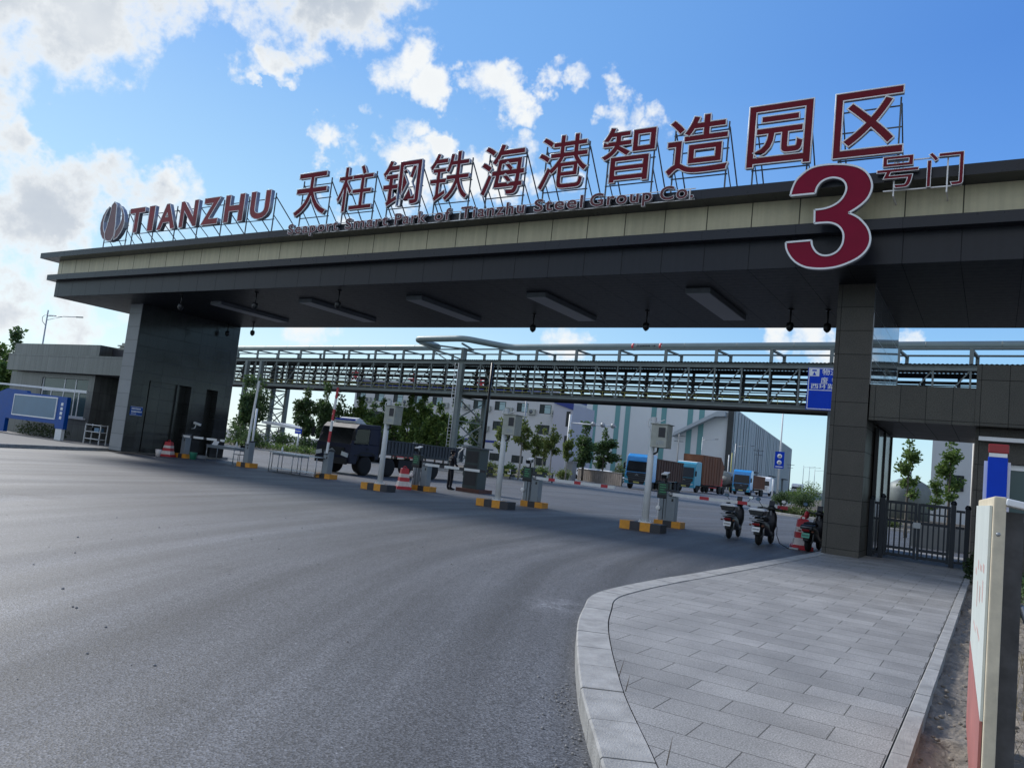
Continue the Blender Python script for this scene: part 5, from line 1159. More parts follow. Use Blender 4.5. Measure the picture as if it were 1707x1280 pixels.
# dark six wheel lorry, facing the gate (-Y): its near side is x = -27.17
tk = thing('flatbed_truck', 'dark navy flatbed truck with a ribbed grey bed driving out of the gate', 'truck', (-28.3, 32, 0))
X0, X1 = -29.5, -27.17
cab_ = wb(tk)
low = [(28.72, .55), (28.66, 1.05), (28.72, 1.5), (30.8, 1.58), (30.8, .85), (30.55, .85), (30.5, 1.0), (29.35, 1.0), (29.2, .55)]
cab_.prism(low, X0, X1, 'YZ')
cab_.prism([(28.95, 2.32), (29.2, 2.56), (30.75, 2.62), (30.8, 2.55), (30.8, 2.38), (29.1, 2.32)], X0, X1, 'YZ')
cab_.box(X0, X1, 30.7, 30.8, 1.581, 2.379)
for xa, xb in ((X0, X0+.07), (X1-.07, X1)):
    cab_.prism([(28.72, 1.5), (28.95, 2.33), (29.09, 2.33), (28.9, 1.5)], xa, xb, 'YZ'); cab_.prism([(30.02, 1.57), (30.02, 2.37), (30.701, 2.379), (30.701, 1.58)], xa, xb, 'YZ')
cabo = cab_.build('cab', 'truck', tk, bevel=.03)
b = wb(tk); b.add([(X0+.08, 28.73, 1.51), (X1-.08, 28.73, 1.51), (X1-.08, 28.95, 2.31), (X0+.08, 28.95, 2.31)], [(0, 1, 2, 3)]); b.build('windscreen', 'clear_glass', cabo)
for xa, xb in ((X0+.03, X0+.036), (X1-.036, X1-.03)): b = wb(tk); b.prism([(28.92, 1.56), (29.1, 2.31), (30.01, 2.36), (30.01, 1.57)], xa, xb, 'YZ'); b.build('side_window', 'clear_glass', cabo)
b = wb(tk); b.box(X0+.3, X0+.9, 30.1, 30.6, 1.581, 1.75); b.box(X1-.9, X1-.3, 30.1, 30.6, 1.581, 1.75); b.build('seat', 'black', cabo)
b = wb(tk); b.cbox((-27.95, 29.0, 1.78), (.9, .03, .42), (R(-14), 0, 0)); b.build('reflection_panel', 'pole_white', cabo)  # pale panel behind the glass, standing in for reflections in the windscreen
b = wb(tk); b.box(X1+.0, X1+.03, 29.02, 30.12, .98, 1.02); b.box(X1+.001, X1+.04, 29.85, 30.0, 1.32, 1.37); b.build('door_trim', 'chassis', cabo)
b = wb(tk); b.box(X0+.35, X1-.35, 28.6, 28.66, .95, 1.32); b.box(X0+.1, X1-.1, 28.55, 28.68, .5, .8); b.build('grille', 'chassis', cabo)
b = wb(tk); b.prism([(X0+.9, 1.1), (X0+1.17, 1.26), (X0+1.43, 1.1), (X0+1.17, 1.17)], 28.585, 28.5995); b.build('badge', 'steel', cabo)
for x in (X0+.28, X1-.28):
    b = wb(tk); b.cbox((x, 28.64, 1.0), (.42, .1, .2), (0, R(12 if x > -28 else -12), 0)); b.build('headlight', 'lamp_glass', cabo)
for sgn, x in ((-1, X0), (1, X1)):
    b = wb(tk); b.tube([(x, 28.85, 2.2), (x+sgn*.25, 28.6, 2.25), (x+sgn*.27, 28.58, 1.75)], .018, 5); b.box(x+sgn*.27-.1, x+sgn*.27+.1, 28.55, 28.6, 1.72, 2.18); b.build('mirror', 'chassis', cabo)
b = wb(tk); b.box(X0+.4, X1-.4, 29.3, 29.5, 2.62, 2.72); b.prism([(29.5, 2.6), (29.6, 2.86), (29.75, 2.9), (30.3, 2.62)], X0+.5, X1-.6, 'YZ'); b.build('roof_deflector', 'pole_white', cabo)
b = wb(tk); b.box(X0+.5, X1-.5, 29.28, 29.34, 2.72, 2.8); b.build('beacon_bar', 'blue', cabo)
b = wb(tk); b.box(X0+.55, X0+.75, 29, 38.3, .7, .95); b.box(X1-.75, X1-.55, 29, 38.3, .7, .95)
for y in (30.9, 33.5, 36, 38.2): b.box(X0+.75, X1-.75, y-.06, y+.06, .72, .92)
b.box(X1-.55, X1-.08, 32.6, 33.9, .5, .95); b.box(X1-.5, X1-.06, 34.0, 34.9, .42, .48); b.box(X1-.5, X1-.06, 34.0, 34.9, .7, .75); b.build('chassis', 'chassis', tk)
b = wb(tk); b.box(X0, X1, 31.1, 38.4, 1.14, 1.24); b.box(X0, X0+.06, 31.1, 38.4, 1.24, 1.92); b.box(X1-.06, X1, 31.1, 38.4, 1.24, 1.92); b.box(X0+.06, X1-.06, 31.1, 31.16, 1.24, 2.05); b.box(X0+.06, X1-.06, 38.34, 38.4, 1.24, 1.92)
n = 26
for i in range(n): y = 31.2+7.1*i/(n-1); b.box(X1, X1+.045, y-.05, y+.05, 1.27, 1.88)
b.box(X1, X1+.05, 31.1, 38.4, 1.881, 1.94); b.box(X1, X1+.05, 31.1, 38.4, 1.2, 1.265); b.build('bed', 'truck_bed', tk, label='ribbed grey drop side bed')
b = wb(tk); b.box(X0+.2, X1-.1, 30.85, 31.0, .9, 2.3); b.build('headboard', 'chassis', tk)
for y in (29.93, 31.78, 35.65):
    for x in (X0+.2, X1-.16): wheel(tk, x, y, .5, .3)
b = wb(tk); b.prism([(29.3, .75), (29.35, 1.02), (29.55, 1.12), (30.3, 1.12), (30.5, 1.02), (30.55, .75), (30.6, .75), (30.55, 1.08), (30.35, 1.18), (29.5, 1.18), (29.3, 1.05), (29.25, .75)], X1-.3, X1+.03, 'YZ'); b.build('mudguard', 'chassis', tk)
def lorry(name, label, x, y, rz, paint, paint2, roof='paint', body=None, L=9, Hc=3.2, body_h=3.4, body_paint='rust', group='lorries parked along the inner road', body_shape='box', flat=False, detail=True):
    """Cab-over lorry in local coordinates: front at y=0 facing -Y, body behind."""
    t = thing(name, label, 'truck', (x, y, 0), rz, group); w = 1.25
    b = MB(); b.prism([(.05, .5), (-.02, 1.2), (.05, 1.75), (.24, Hc-.6), (.34, Hc-.25), (.75, Hc), (2.1, Hc), (2.15, .9), (1.9, .8), (.6, .8), (.45, .5)], -w, w, 'YZ'); c = b.build('cab', paint, t, bevel=.07)
    b = MB(); b.add([(-w+.12, -.0, 1.72), (w-.12, .0, 1.72), (w-.2, .2, Hc-.72), (-w+.2, .2, Hc-.72)], [(0, 1, 2, 3)]); b.v = [v+Vector((0, -.02, 0)) for v in b.v]; b.build('windscreen', 'glass', c)
    b = MB(); b.prism([(-w+.06, .55), (-w+.22, 1.62), (w-.22, 1.62), (w-.06, .55)], -.09, -.025, 'XZ')
    b.build('front_panel', paint2 if not detail else 'chassis', c)
    b = MB()
    for z in (.85, 1.05, 1.25, 1.45): b.box(-w+.35, w-.35, -.115, -.09, z, z+.05)
    b.build('grille', 'frame_steel', c)
    if detail:
        for s in (-1, 1):
            b = MB(); b.prism([(s*(w-.05), .5), (s*(w-.5), .5), (s*(w-.32), 1.15), (s*(w-.02), 1.4)], -.125, -.0, 'XZ'); b.build('corner_panel', paint2, c)
            b = MB(); b.prism([(s*(w-.42), .82), (s*(w-.4), .92), (s*(w-.12), .98), (s*(w-.1), .86)], -.14, -.126, 'XZ'); b.build('headlight', 'lamp_glass', c)
            b = MB(); b.box(s*(w+.12)-.09, s*(w+.12)+.09, .0, .06, 1.9, 2.5); b.tube([(s*w, .3, 2.55), (s*(w+.12), .03, 2.55)], .02, 5); b.build('mirror', 'chassis', c)
        b = MB(); b.prism([(-.2, 1.32), (0, 1.5), (.2, 1.32), (0, 1.4)], -.13, -.1155, 'XZ'); b.build('badge', 'steel', c)
        b = MB(); b.box(-.3, .3, -.118, -.0925, .6, .75); b.build('number_plate', 'railyellow', c)
    b = MB(); b.prism([(.35, Hc-.3), (.75, Hc+.02), (1.9, Hc+.04), (1.9, Hc-.06), (.75, Hc-.06)], -w+.05, w-.05, 'YZ'); b.build('roof', paint if roof == 'paint' else roof, c, bevel=.05)
    b = MB(); b.box(-.6, -.4, .4, L, .75, 1.0); b.box(.4, .6, .4, L, .75, 1.0); b.build('chassis', 'chassis', t)
    ys = [1.25, L-2.6, L-1.3] if L > 7 else [1.25, L-1.3]
    for yy in ys:
        for xx in (-w+.2, w-.2): wheel(t, xx, yy, .5, .32, local=True)
    if body_paint and not flat:
        b = MB()
        if body_shape == 'box': b.box(-w, w, 2.4, L, 1.05, body_h); b.box(-w-.03, w+.03, 2.38, L+.02, body_h-.12, body_h); pr_ = []
        else: b.prism([(2.4, 1.05), (2.3, body_h), (L-3.0, body_h+.05), (L-1.6, body_h-1.1), (L-2.6, 1.05)], -w, w, 'YZ')
        k = int((L-3)/.8)
        for i in range(k):
            yy = 2.7+(L-3.2)*i/max(1, k-1)
            if body_shape == 'box' or yy < L-3: b.box(w, w+.05, yy-.04, yy+.04, 1.1, body_h-.13)
        b.build('tipper_body', body_paint, t)
    if flat: b = MB(); b.box(-w, w, 2.4, L, 1.05, 1.2); b.box(-w, w, L-1.6, L, 1.2, 1.9); b.build('flat_bed', 'bridge_dark', t)
    return t
x, y = at(1062, 790, 76); lorry('tipper_truck', 'bright blue tipper truck with a brown rusty body, nearest of the parked row', x, y, R(4), 'cab_blue', 'cab_teal', 'paint', L=12, Hc=3.45, body_h=3.2, body_paint='rust')
x, y = at(1141, 795, 92); lorry('tipper_truck', 'truck with a pale roof and tall orange brown body with slanting rear', x, y, R(-3), 'cab_teal', 'cab_teal', 'pole_white', L=11.5, Hc=3.6, body_h=4.55, body_paint='rust_orange', body_shape='slant')
x, y = at(1190, 797, 112); lorry('flatbed_lorry', 'small red truck with a low empty flat bed between the tippers', x, y, R(25), 'red', 'red', 'paint', L=11, Hc=2.6, body_paint=None, flat=True, detail=False)
x, y = at(1236, 800, 112); lorry('tipper_truck', 'blue truck with an orange brown body farther down the parked row', x, y, R(4), 'cab_blue', 'cab_teal', 'paint', L=12, Hc=3.6, body_h=3.0, body_paint='rust_orange')
x, y = at(1271, 803, 132); lorry('tractor_truck', 'white tractor truck without trailer beside the white post', x, y, R(4), 'white', 'white', 'paint', L=6.5, Hc=3.2, body_paint=None, detail=False)
x, y = at(1328, 809, 190); lorry('tractor_truck', 'distant white truck coming along the far end of the road', x, y, R(0), 'white', 'white', 'paint', L=6.5, Hc=3.0, body_paint=None, detail=False)
x, y = at(1207, 797, 122); tt = thing('tank_trailer', 'dull green grey trailer with a round tank end behind the flat bed', 'trailer', (x, y, 0), R(8), 'lorries parked along the inner road')
b = MB(); b.lathe([(.15, 0), (1.0, .12), (1.15, .3), (1.15, 7), (1.0, 7.3)], (0, 0, 2.15), 18, axis='Y'); b.build('tank', 'bridge_steel', tt); b = MB(); b.lathe([(.4, -.03), (.4, .12)], (0, 0, 2.15), 14, axis='Y'); b.build('hatch', 'box_beige', tt)
b = MB(); b.box(-1.1, 1.1, .3, 7, .85, 1.1); b.build('chassis', 'chassis', tt)
for yy in (1.2, 5.0, 6.2):
    for xx in (-1.0, 1.0): wheel(tt, xx, yy, .48, .3, local=True)
# small parked cars behind the planter, a red car roof behind the truck, a white shelter roof
def car(label, x, y, rz, paint):
    t = thing('parked_car', label, 'car', (x, y, 0), rz, 'small cars parked by the office'); w = .88
    b = MB(); b.prism([(-2.1, .35), (-2.15, .75), (-1.3, .9), (-.6, 1.42), (.9, 1.45), (1.6, .98), (2.1, .9), (2.15, .35)], -w, w, 'YZ'); o = b.build('body', paint, t, bevel=.06)
    b = MB(); b.prism([(-1.15, .93), (-.58, 1.36), (.85, 1.38), (1.4, 1.0)], -w-.008, w+.008, 'YZ'); b.build('windows', 'glass', o)
    for yy in (-1.35, 1.35):
        for xx in (-.8, .8): wheel(t, xx, yy, .31, .2, local=True)
for px, dep, p_, lab in ((981, 100, 'white', 'white car parked behind the planter, nearest to the gate post'), (996, 101, 'steel', 'silver car parked behind the planter'), (1017, 100, 'white', 'white car parked behind the planter beside the blue truck'), (676, 96, 'red', 'red car whose roof shows above the truck bed')):
    x, y = at(px, 785, dep); car(lab, x, y, R(75), p_)
# ================================================================== SCOOTERS
def scooter(name, label, x, y, rz, dark='black', plate='white', box=True, mirrors=('led_off', 'mirror'), red=False):
    t = thing(name, label, 'scooter', (x, y, 0), rz, 'parked electric scooters')
    def wl(yy, r, w_):
        b = MB(); b.lathe([(r*.6, -w_*.45), (r*.92, -w_*.4), (r, -w_*.15), (r, w_*.15), (r*.92, w_*.4), (r*.6, w_*.45)], (0, yy, r), 20, axis='X'); o = b.build('wheel', 'rubber', t)
        b = MB(); b.lathe([(r*.12, -.06), (r*.2, -.05), (r*.58, -.03), (r*.6, -w_*.44), (r*.6, w_*.44), (r*.58, .03), (r*.2, .05), (r*.12, .06)], (0, yy, r), 16, axis='X'); b.build('rim', 'frame_steel', o)
    wl(-.52, .235, .125); wl(.7, .235, .1)
    # main fairing: a swept body of cross sections from the tail to the leg shield
    secs = [(-.86, .6, .08, .06), (-.7, .58, .13, .12), (-.42, .54, .16, .17), (-.12, .48, .17, .19), (.06, .38, .15, .12), (.22, .3, .14, .08), (.4, .34, .15, .1), (.5, .56, .19, .2), (.58, .78, .17, .16), (.62, .92, .1, .08)]
    n = 12; vs = []
    for (yy, zz, rx, rz_) in secs:
        for k in range(n): a = 2*math.pi*k/n; vs.append((rx*math.cos(a), yy, zz+rz_*math.sin(a)))
    fs = [(i*n+k, i*n+(k+1) % n, (i+1)*n+(k+1) % n, (i+1)*n+k) for i in range(len(secs)-1) for k in range(n)]; fs += [tuple(reversed(range(n))), tuple((len(secs)-1)*n+k for k in range(n))]
    b = MB(); b.add(vs, fs, 0, True); b.build('body', dark, t)
    b = MB(); b.prism([(-.68, .7), (-.66, .78), (-.3, .8), (-.1, .76), (.0, .7), (-.05, .66)], -.13, .13, 'YZ'); b.build('seat', 'rubber', t, bevel=.03)
    b = MB(); b.prism([(-.85, .3), (-.78, .52), (-.4, .52), (-.18, .3), (-.3, .28), (-.45, .44), (-.68, .44), (-.8, .28)], -.075, .075, 'YZ'); b.build('mudguard', dark, t, bevel=.015)
    b = MB(); b.tube([(0, .7, .235), (0, .62, .62), (0, .52, 1.0)], [.03, .04, .035], 8); b.tube([(.075, .7, .235), (.075, .64, .5)], .02, 6); b.tube([(-.075, .7, .235), (-.075, .64, .5)], .02, 6); b.build('fork', 'frame_steel', t)
    b = MB(); b.tube([(-.34, .4, 1.0), (-.2, .46, 1.03), (0, .52, 1.0), (.2, .46, 1.03), (.34, .4, 1.0)], .018, 8); b.tube([(-.36, .39, 1.0), (-.24, .44, 1.025)], .025, 8); b.tube([(.36, .39, 1.0), (.24, .44, 1.025)], .025, 8); b.build('handlebar', 'black', t)
    b = MB(); b.ball((0, .56, 1.02), (.13, .09, .09), 0, 12); b.build('headlamp_cowl', dark, t)
    b = MB(); b.cbox((.0, .56, 1.14), (.16, .02, .22), (R(-20), 0, 0)); b.build('windshield', 'glass', t, bevel=.008)
    for s, mt in ((-1, mirrors[0]), (1, mirrors[1])):
        b = MB(); b.tube([(s*.22, .44, 1.03), (s*.3, .42, 1.14), (s*.36, .42, 1.22)], .009, 5); b.ball((s*.37, .43, 1.25), (.075, .02, .055), 0, 12); o = b.build('mirror', 'black', t)
        b = MB(); b.lathe([(.001, 0), (.06, 0)], (0, 0, 0), 14, axis='Y'); b.v = [Vector((s*.37+v.x, .405+v.y*.2, 1.25+v.z*.75)) for v in b.v]; b.add([Vector((s*.37+.062*math.cos(a*.5236), .404, 1.25+.046*math.sin(a*.5236))) for a in range(12)], [tuple(range(12))]); b.build('mirror_glass', mt, o)
    b = MB(); b.tube([(.17, -.5, .62), (.17, -.8, .66), (0, -.9, .67), (-.17, -.8, .66), (-.17, -.5, .62)], .014, 6); b.build('grab_rail', 'steel', t)
    b = MB(); b.cbox((0, -.9, .58), (.2, .03, .06), (R(10), 0, 0)); b.build('tail_lamp', 'lens', t)
    b = MB(); b.cbox((0, -.88, .44), (.21, .012, .13), (R(-14), 0, 0)); o = b.build('number_plate', plate, t)
    b = MB()
    for i in range(6): b.cbox((-.075+.03*i, -.8885, .44), (.016, .004, .05), (R(-14), 0, 0))
    b.build('plate_marks', 'blackpaint', o)
    for s in (-1, 1):
        b = MB(); b.ball((s*.17, -.84, .55), (.045, .03, .025), 0, 8); b.build('turn_lamp', 'rust_orange', t)
    b = MB(); b.tube([(-.08, -.15, .22), (-.2, -.2, .03)], .012, 6); b.tube([(-.2, -.24, .02), (-.2, -.16, .02)], .014, 6); b.build('side_stand', 'steel', t)
    b = MB()
    for s in (-1, 1): b.tube([(s*.1, -.52, .235), (s*.12, -.5, .52)], .022, 8)
    b.build('shock_absorber', 'steel', t)
    if box:
        b = MB(); b.prism([(-.17, .82), (-.23, .95), (.23, .95), (.17, .82)], -.95, -.6, 'XZ'); o = b.build('top_box', dark, t, bevel=.02)
        b = MB(); b.box(-.235, .235, -.96, -.59, .952, .975); b.prism([(-.22, .975), (-.17, 1.015), (.17, 1.015), (.22, .975)], -.93, -.62, 'XZ'); b.build('lid', 'white', o, bevel=.012)
        b = MB(); b.tube([(-.12, -.9, .78), (-.12, -.55, .8)], .012, 5); b.tube([(.12, -.9, .78), (.12, -.55, .8)], .012, 5); b.tube([(-.2, -.92, .72), (.2, -.92, .72)], .012, 5); b.build('box_carrier', 'steel', t)
    if red:
        for s in (-1, 1): b = MB(); b.ball((s*.3, .36, .96), (.07, .13, .12), 0, 10); b.build('hand_muff', 'red', t)
        b = MB(); b.prism([(-.86, .6), (-.8, .72), (-.5, .74), (-.5, .6)], -.17, .17, 'YZ'); b.build('tail_cover', dark, t, bevel=.03)
    return t
scooter('electric_scooter', 'black scooter with a white lidded top box, left one of the pair', -6.64, 23.87, R(3))
scooter('electric_scooter', 'black scooter with a white lidded top box plugged into the charging cable', -5.5, 22.97, R(-2), mirrors=('led_off', 'white'))
scooter('electric_scooter', 'dark scooter with red hand muffs and green plate behind the pillar', -4.24, 23.3, R(-3), plate='plate_green', box=False, red=True)
b = MB((-5.3, 23.1, 0)); b.tube([(-5.42, 23.25, .62), (-5.28, 23.25, .66), (-5.22, 23.22, .5), (-5.2, 23.15, .3), (-5.05, 22.9, .1), (-4.8, 22.75, .012), (-4.65, 22.75, .012)], .011, 6)
tag(b.build('charging_cable', 'rope'), 'thin black charging cable hanging from the scooter to the ground', 'cable')
b = MB((-4.62, 22.74, 0)); b.box(-4.75, -4.5, 22.7, 22.78, .002, .05); tag(b.build('socket_strip', 'steel', bevel=.008), 'small grey socket strip on the asphalt beside the red barrel', 'socket')
# ================================================================== CONTROL CABINET, GUARD RAIL, PLANTER
cc = thing('control_cabinet', 'tall dark control cabinet on a red brown plinth beside the guard', 'cabinet', (-19.6, 28.7, 0))
b = wb(cc); b.box(-20.2, -18.95, 28.25, 29.3, 0, .16); b.build('plinth', 'plinth', cc)
b = wb(cc); b.box(-19.98, -19.2, 28.4, 29.1, .16, 1.92); b.build('cabinet_body', mat('deep_green_cabinet', (.028, .045, .05), .4, var=.2), cc, bevel=.01)
b = wb(cc); b.box(-20.12, -19.06, 28.3, 29.2, 1.922, 1.98); b.build('roof', 'frame_steel', cc)
b = wb(cc); b.box(-19.9, -19.28, 28.388, 28.399, .3, 1.2); b.box(-19.9, -19.28, 28.388, 28.399, 1.3, 1.8); b.build('door', 'blackpaint', cc)
b = wb(cc); b.tube([(-19.2, 28.6, 1.95), (-19.2, 28.6, 5.8)], .06, 8); b.build('riser_pole', 'black', cc)
b = wb(cc); b.tube([(-20.05, 28.35, 1.9), (-20.25, 28.3, 1.7), (-20.3, 28.3, 1.4)], .03, 6); b.box(-20.36, -20.24, 28.25, 28.35, 1.25, 1.42); b.build('lamp_arm', 'pole_white', cc)
gr = thing('guard_rail', 'low guard rail of black and yellow beams behind the lanes', 'guard rail', (-36, 57, 0))
def along(a, c, t): return Vector(a).lerp(Vector(c), t)
GA, GB = at(775, 760, 60), at(922, 775, 66); GA, GB = Vector((*GA, 0)), Vector((*GB, 0)); d_ = (GB-GA); n = 16
b = wb(gr)
for z in (.28, .72):
    for i in range(n): p, q = GA+d_*(i/n), GA+d_*((i+1)/n); b.bar((p.x, p.y, z), (q.x, q.y, z), .05, .16, i % 2)
b.build('beams', ['blackpaint', 'railyellow'], gr)
for i in range(5): p = GA+d_*(i/4); b = wb(gr); b.box(p.x-.05, p.x+.05, p.y+.03, p.y+.13, 0, .82); b.build('post', 'blackpaint', gr)
p = GA+d_*.5; t = thing('marker_plate', 'small round white marker plate fixed to the guard rail', 'sign', (p.x, p.y-.1, .6)); b = wb(t); b.box(p.x-.14, p.x+.14, p.y-.12, p.y-.1, .4, .8); b.lathe([(.1, -.004), (.1, .0)], (p.x, p.y-.12, .6), 14, 1, axis='Y'); b.build('plate', ['white', 'blackpaint'], t)
pn = thing('timber_planter', 'long brown planter box of upright boards beside the blue truck', 'planter', (-38.5, 82, 0))
PA, PB_ = at(963, 790, 88), at(1037, 795, 80); PA, PB_ = Vector((*PA, 0)), Vector((*PB_, 0)); d_ = PB_-PA; n = 22
b = wb(pn)
for i in range(n): p, q = PA+d_*((i+.06)/n), PA+d_*((i+.94)/n); b.bar((p.x, p.y, .7), (q.x, q.y, .7), .06, 1.3)
b.build('boards', mat('weathered_boards', (.2, .17, .15), .8, var=.3, vs=2), pn); b = wb(pn); b.bar((PA.x, PA.y+.1, .6), (PB_.x, PB_.y+.1, .6), .08, 1.1); b.bar((PA.x, PA.y, 1.38), (PB_.x, PB_.y, 1.38), .14, .06); b.build('frame', 'concrete', pn)
x, y = at(951, 785, 84); gp = thing('gate_post', 'pale stone gate post at the end of the planter', 'post', (x, y, 0)); b = wb(gp); b.box(x-.45, x+.45, y-.45, y+.45, 0, 1.95); b.build('shaft', 'concrete', gp); b = wb(gp); b.box(x-.52, x+.52, y-.52, y+.52, 1.952, 2.1); b.build('cap', 'kerb', gp)
# white shelter roof and small blue sign left of the truck
x, y = at(497, 740, 80); sh = thing('shelter', 'low white shelter roof on thin posts between the dark bushes', 'shelter', (x, y, 0))
b = wb(sh); b.prism([(x-4.2, 2.75), (x-3.6, 2.85), (x+3.6, 2.35), (x+4.2, 2.1), (x+4.2, 2.05), (x-4.2, 2.6)], y-1.5, y+1.5); b.build('roof', 'white', sh)
for dx in (-3.2, 3.2): b = wb(sh); b.tube([(x+dx, y, 0), (x+dx, y, 2.3)], .06, 8); b.build('post', 'steel', sh)
x, y = at(496, 738, 70); t = thing('name_sign', 'small blue sign plate on a white post left of the truck', 'sign', (x, y, 0))
b = wb(t); b.tube([(x, y, 0), (x, y, 2.2)], .07, 8); b.build('post', 'pole_white', t); b = wb(t); b.box(x-.42, x+.42, y-.1, y-.07, 1.85, 2.3); o = b.build('plate', 'blue', t)
b = wb(t)
for i in range(5): b.box(x-.32+.13*i, x-.23+.13*i, y-.106, y-.1015, 2.02, 2.14)
b.build('lettering', 'white', o)
# ================================================================== POLES AND LAMPS
def lamp(label, x, y, h, arm, rz, name='street_lamp', curl=False, group='street lamps'):
    t = thing(name, label, 'street lamp', (x, y, 0), rz, group)
    b = MB(); b.tube([(0, 0, 0), (0, 0, h)], [.1, .06], 8); b.build('pole', 'steel', t)
    b = MB(); b.tube([(0, 0, h-.6), (arm*.5, 0, h-.42), (arm, 0, h-.25)], .035, 6)
    if curl: b.tube([(0, 0, h-1.6), (-.35, 0, h-1.2), (-.4, 0, h-.8), (-.2, 0, h-.5), (arm*.3, 0, h-.45)], .03, 6); b.tube([(.05, 0, h-1.0), (arm*.5, 0, h-.45)], .025, 6)
    b.build('arm', 'steel', t); b = MB(); b.cbox((arm+.25, 0, h-.22), (.65, .22, .1), (0, R(-8), 0)); b.build('lamp_head', 'frame_steel', t); return t
x, y = at(60, 640, 78); lamp('curled arm street lamp rising behind the guardhouse roof', x, y, 11.6, 2.6, R(60), curl=True)
x, y = at(868, 760, 76); lamp('grey street lamp whose dark head shows above the bridge deck', x, y, 9.0, 3.2, R(212))
x, y = at(1166, 795, 150); lamp('distant street lamp before the striped warehouse front', x, y, 9.8, 2.4, R(20))
x, y = at(1222, 800, 150); lamp('street lamp standing before the ribbed warehouse side', x, y, 9.2, 3.0, R(0))
for px, dep, hh, lab in ((1338, 250, 9.5, 'far street lamp beyond the warehouse end, left of three'), (1348, 270, 10, 'far street lamp beyond the warehouse end, middle of three'), (1357, 240, 8.5, 'far street lamp beyond the warehouse end, right of three')):
    x, y = at(px, 805, dep); lamp(lab, x, y, hh, 3, R(10))
x, y = at(942, 785, 82); t = thing('camera_gantry', 'white post with a long arm carrying round traffic cameras', 'gantry', (x, y, 0), R(12))
b = MB(); b.tube([(0, 0, 0), (0, 0, 7.0)], .14, 10); b.build('post', 'pole_white', t); b = MB(); b.tube([(0, 0, 6.1), (5.0, 0, 6.1)], .07, 8); b.build('arm', 'pole_white', t)
for dx in (2.6, 3.6, 4.7): b = MB(); b.lathe([(.02, -.05), (.26, -.03), (.26, .03), (.02, .05)], (dx, -.1, 6.15), 14, axis='Y'); b.build('camera', 'steel', t)
x, y = at(1297, 805, 86); t = thing('speed_sign', 'tall white pole with a blue panel of two round limit signs', 'road sign', (x, y, 0))
b = wb(t); b.tube([(x, y, 0), (x, y, 11.5)], [.11, .07], 10); b.build('pole', 'pole_white', t); b = wb(t); b.box(x-.5, x+.5, y-.16, y-.12, 3.75, 5.6); o = b.build('panel', 'blue', t)
for z in (5.1, 4.4):
    b = wb(t); b.lathe([(.26, -.01), (.26, 0)], (x, y-.162, z), 18, axis='Y'); d2 = b.build('limit_disc', 'white', o); b = wb(t); b.box(x-.1, x-.03, y-.18, y-.175, z-.1, z+.1); b.box(x+.03, x+.1, y-.18, y-.175, z-.1, z+.1); b.build('figures', 'blackpaint', d2)
b = wb(t); b.box(x-.38, x+.38, y-.166, y-.162, 3.88, 3.98); b.build('lettering', 'white', o)
for px, dep, hh, lab in ((1289, 94, 2.6, 'short white post left of the round shrub'), (1212, 140, 6.5, 'thin pale pole against the dark warehouse corner'), (1217, 142, 7.0, 'thin yellowish pole beside the warehouse corner')):
    x, y = at(px, 800, dep); b = MB((x, y, 0)); b.tube([(x, y, 0), (x, y, hh)], .1, 8); tag(b.build('bollard_post' if hh < 3 else 'thin_pole', 'pole_white' if 'yellow' not in lab else 'railyellow'), lab, 'pole')
for px, dep, hh, lab in ((1126, 130, 8.8, 'utility pole with a crossarm between the striped wall and trucks'), (1261, 170, 9.5, 'dark utility pole with two crossarms before the ribbed wall'), (1316, 230, 9, 'utility pole near the far end of the ribbed wall')):
    x, y = at(px, 800, dep); t = thing('utility_pole', lab, 'utility pole', (x, y, 0), group='utility poles by the warehouse'); b = wb(t); b.tube([(x, y, 0), (x, y, hh)], [.16, .1], 8); b.build('pole', 'concrete' if px < 1200 else 'frame_steel', t)
    b = wb(t); b.box(x-1.1, x+1.1, y-.05, y+.05, hh-.4, hh-.28); b.box(x-.8, x+.8, y-.049, y+.049, hh-1.3, hh-1.2); b.build('crossarm', 'frame_steel', t)
x, y = at(421, 735, 66); b = MB((x, y, 0)); b.tube([(x, y, 0), (x, y, 3.6)], .09, 8); tag(b.build('white_post', 'pole_white'), 'plain white post before the left bridge tower', 'post')
# ================================================================== PEOPLE
def skin_body(name, verts, edges, radii, mats, parent, root_i=0, sub=2):
    me = bpy.data.meshes.new(name); me.from_pydata(verts, edges, []); o = bpy.data.objects.new(name, me); COL.objects.link(o); o.parent = parent
    m = o.modifiers.new('skin', 'SKIN'); m.use_smooth_shade = True; m.branch_smoothing = .4
    for v, r in zip(me.skin_vertices[0].data, radii): v.radius = r if isinstance(r, tuple) else (r, r)
    me.skin_vertices[0].data[root_i].use_root = True
    o.modifiers.new('sub', 'SUBSURF').levels = sub; o.modifiers['sub'].render_levels = sub
    me.materials.append(K[mats]); return o
def hand(verts, edges, radii, wrist_i, wrist, d, side):
    """Palm and five curled fingers grown from the wrist."""
    d = Vector(d).normalized(); u = d.cross(Vector((0, 0, 1))).normalized(); w = u.cross(d); p = Vector(wrist)+d*.05
    verts.append(tuple(p)); edges.append((wrist_i, len(verts)-1)); radii.append((.034, .022)); pi = len(verts)-1
    for k, L in zip((-1.5, -.5, .5, 1.5), (.06, .075, .07, .055)):
        b0 = p+d*.035+u*k*.017; b1 = b0+d*L*.5-w*.008; b2 = b1+d*L*.35-w*L*.35
        i = len(verts); verts += [tuple(b0), tuple(b1), tuple(b2)]; edges += [(pi, i), (i, i+1), (i+1, i+2)]; radii += [.011, .009, .008]
    b0 = p+u*side*.035; b1 = b0+d*.035+u*side*.015; i = len(verts); verts += [tuple(b0), tuple(b1)]; edges += [(pi, i), (i, i+1)]; radii += [.012, .009]
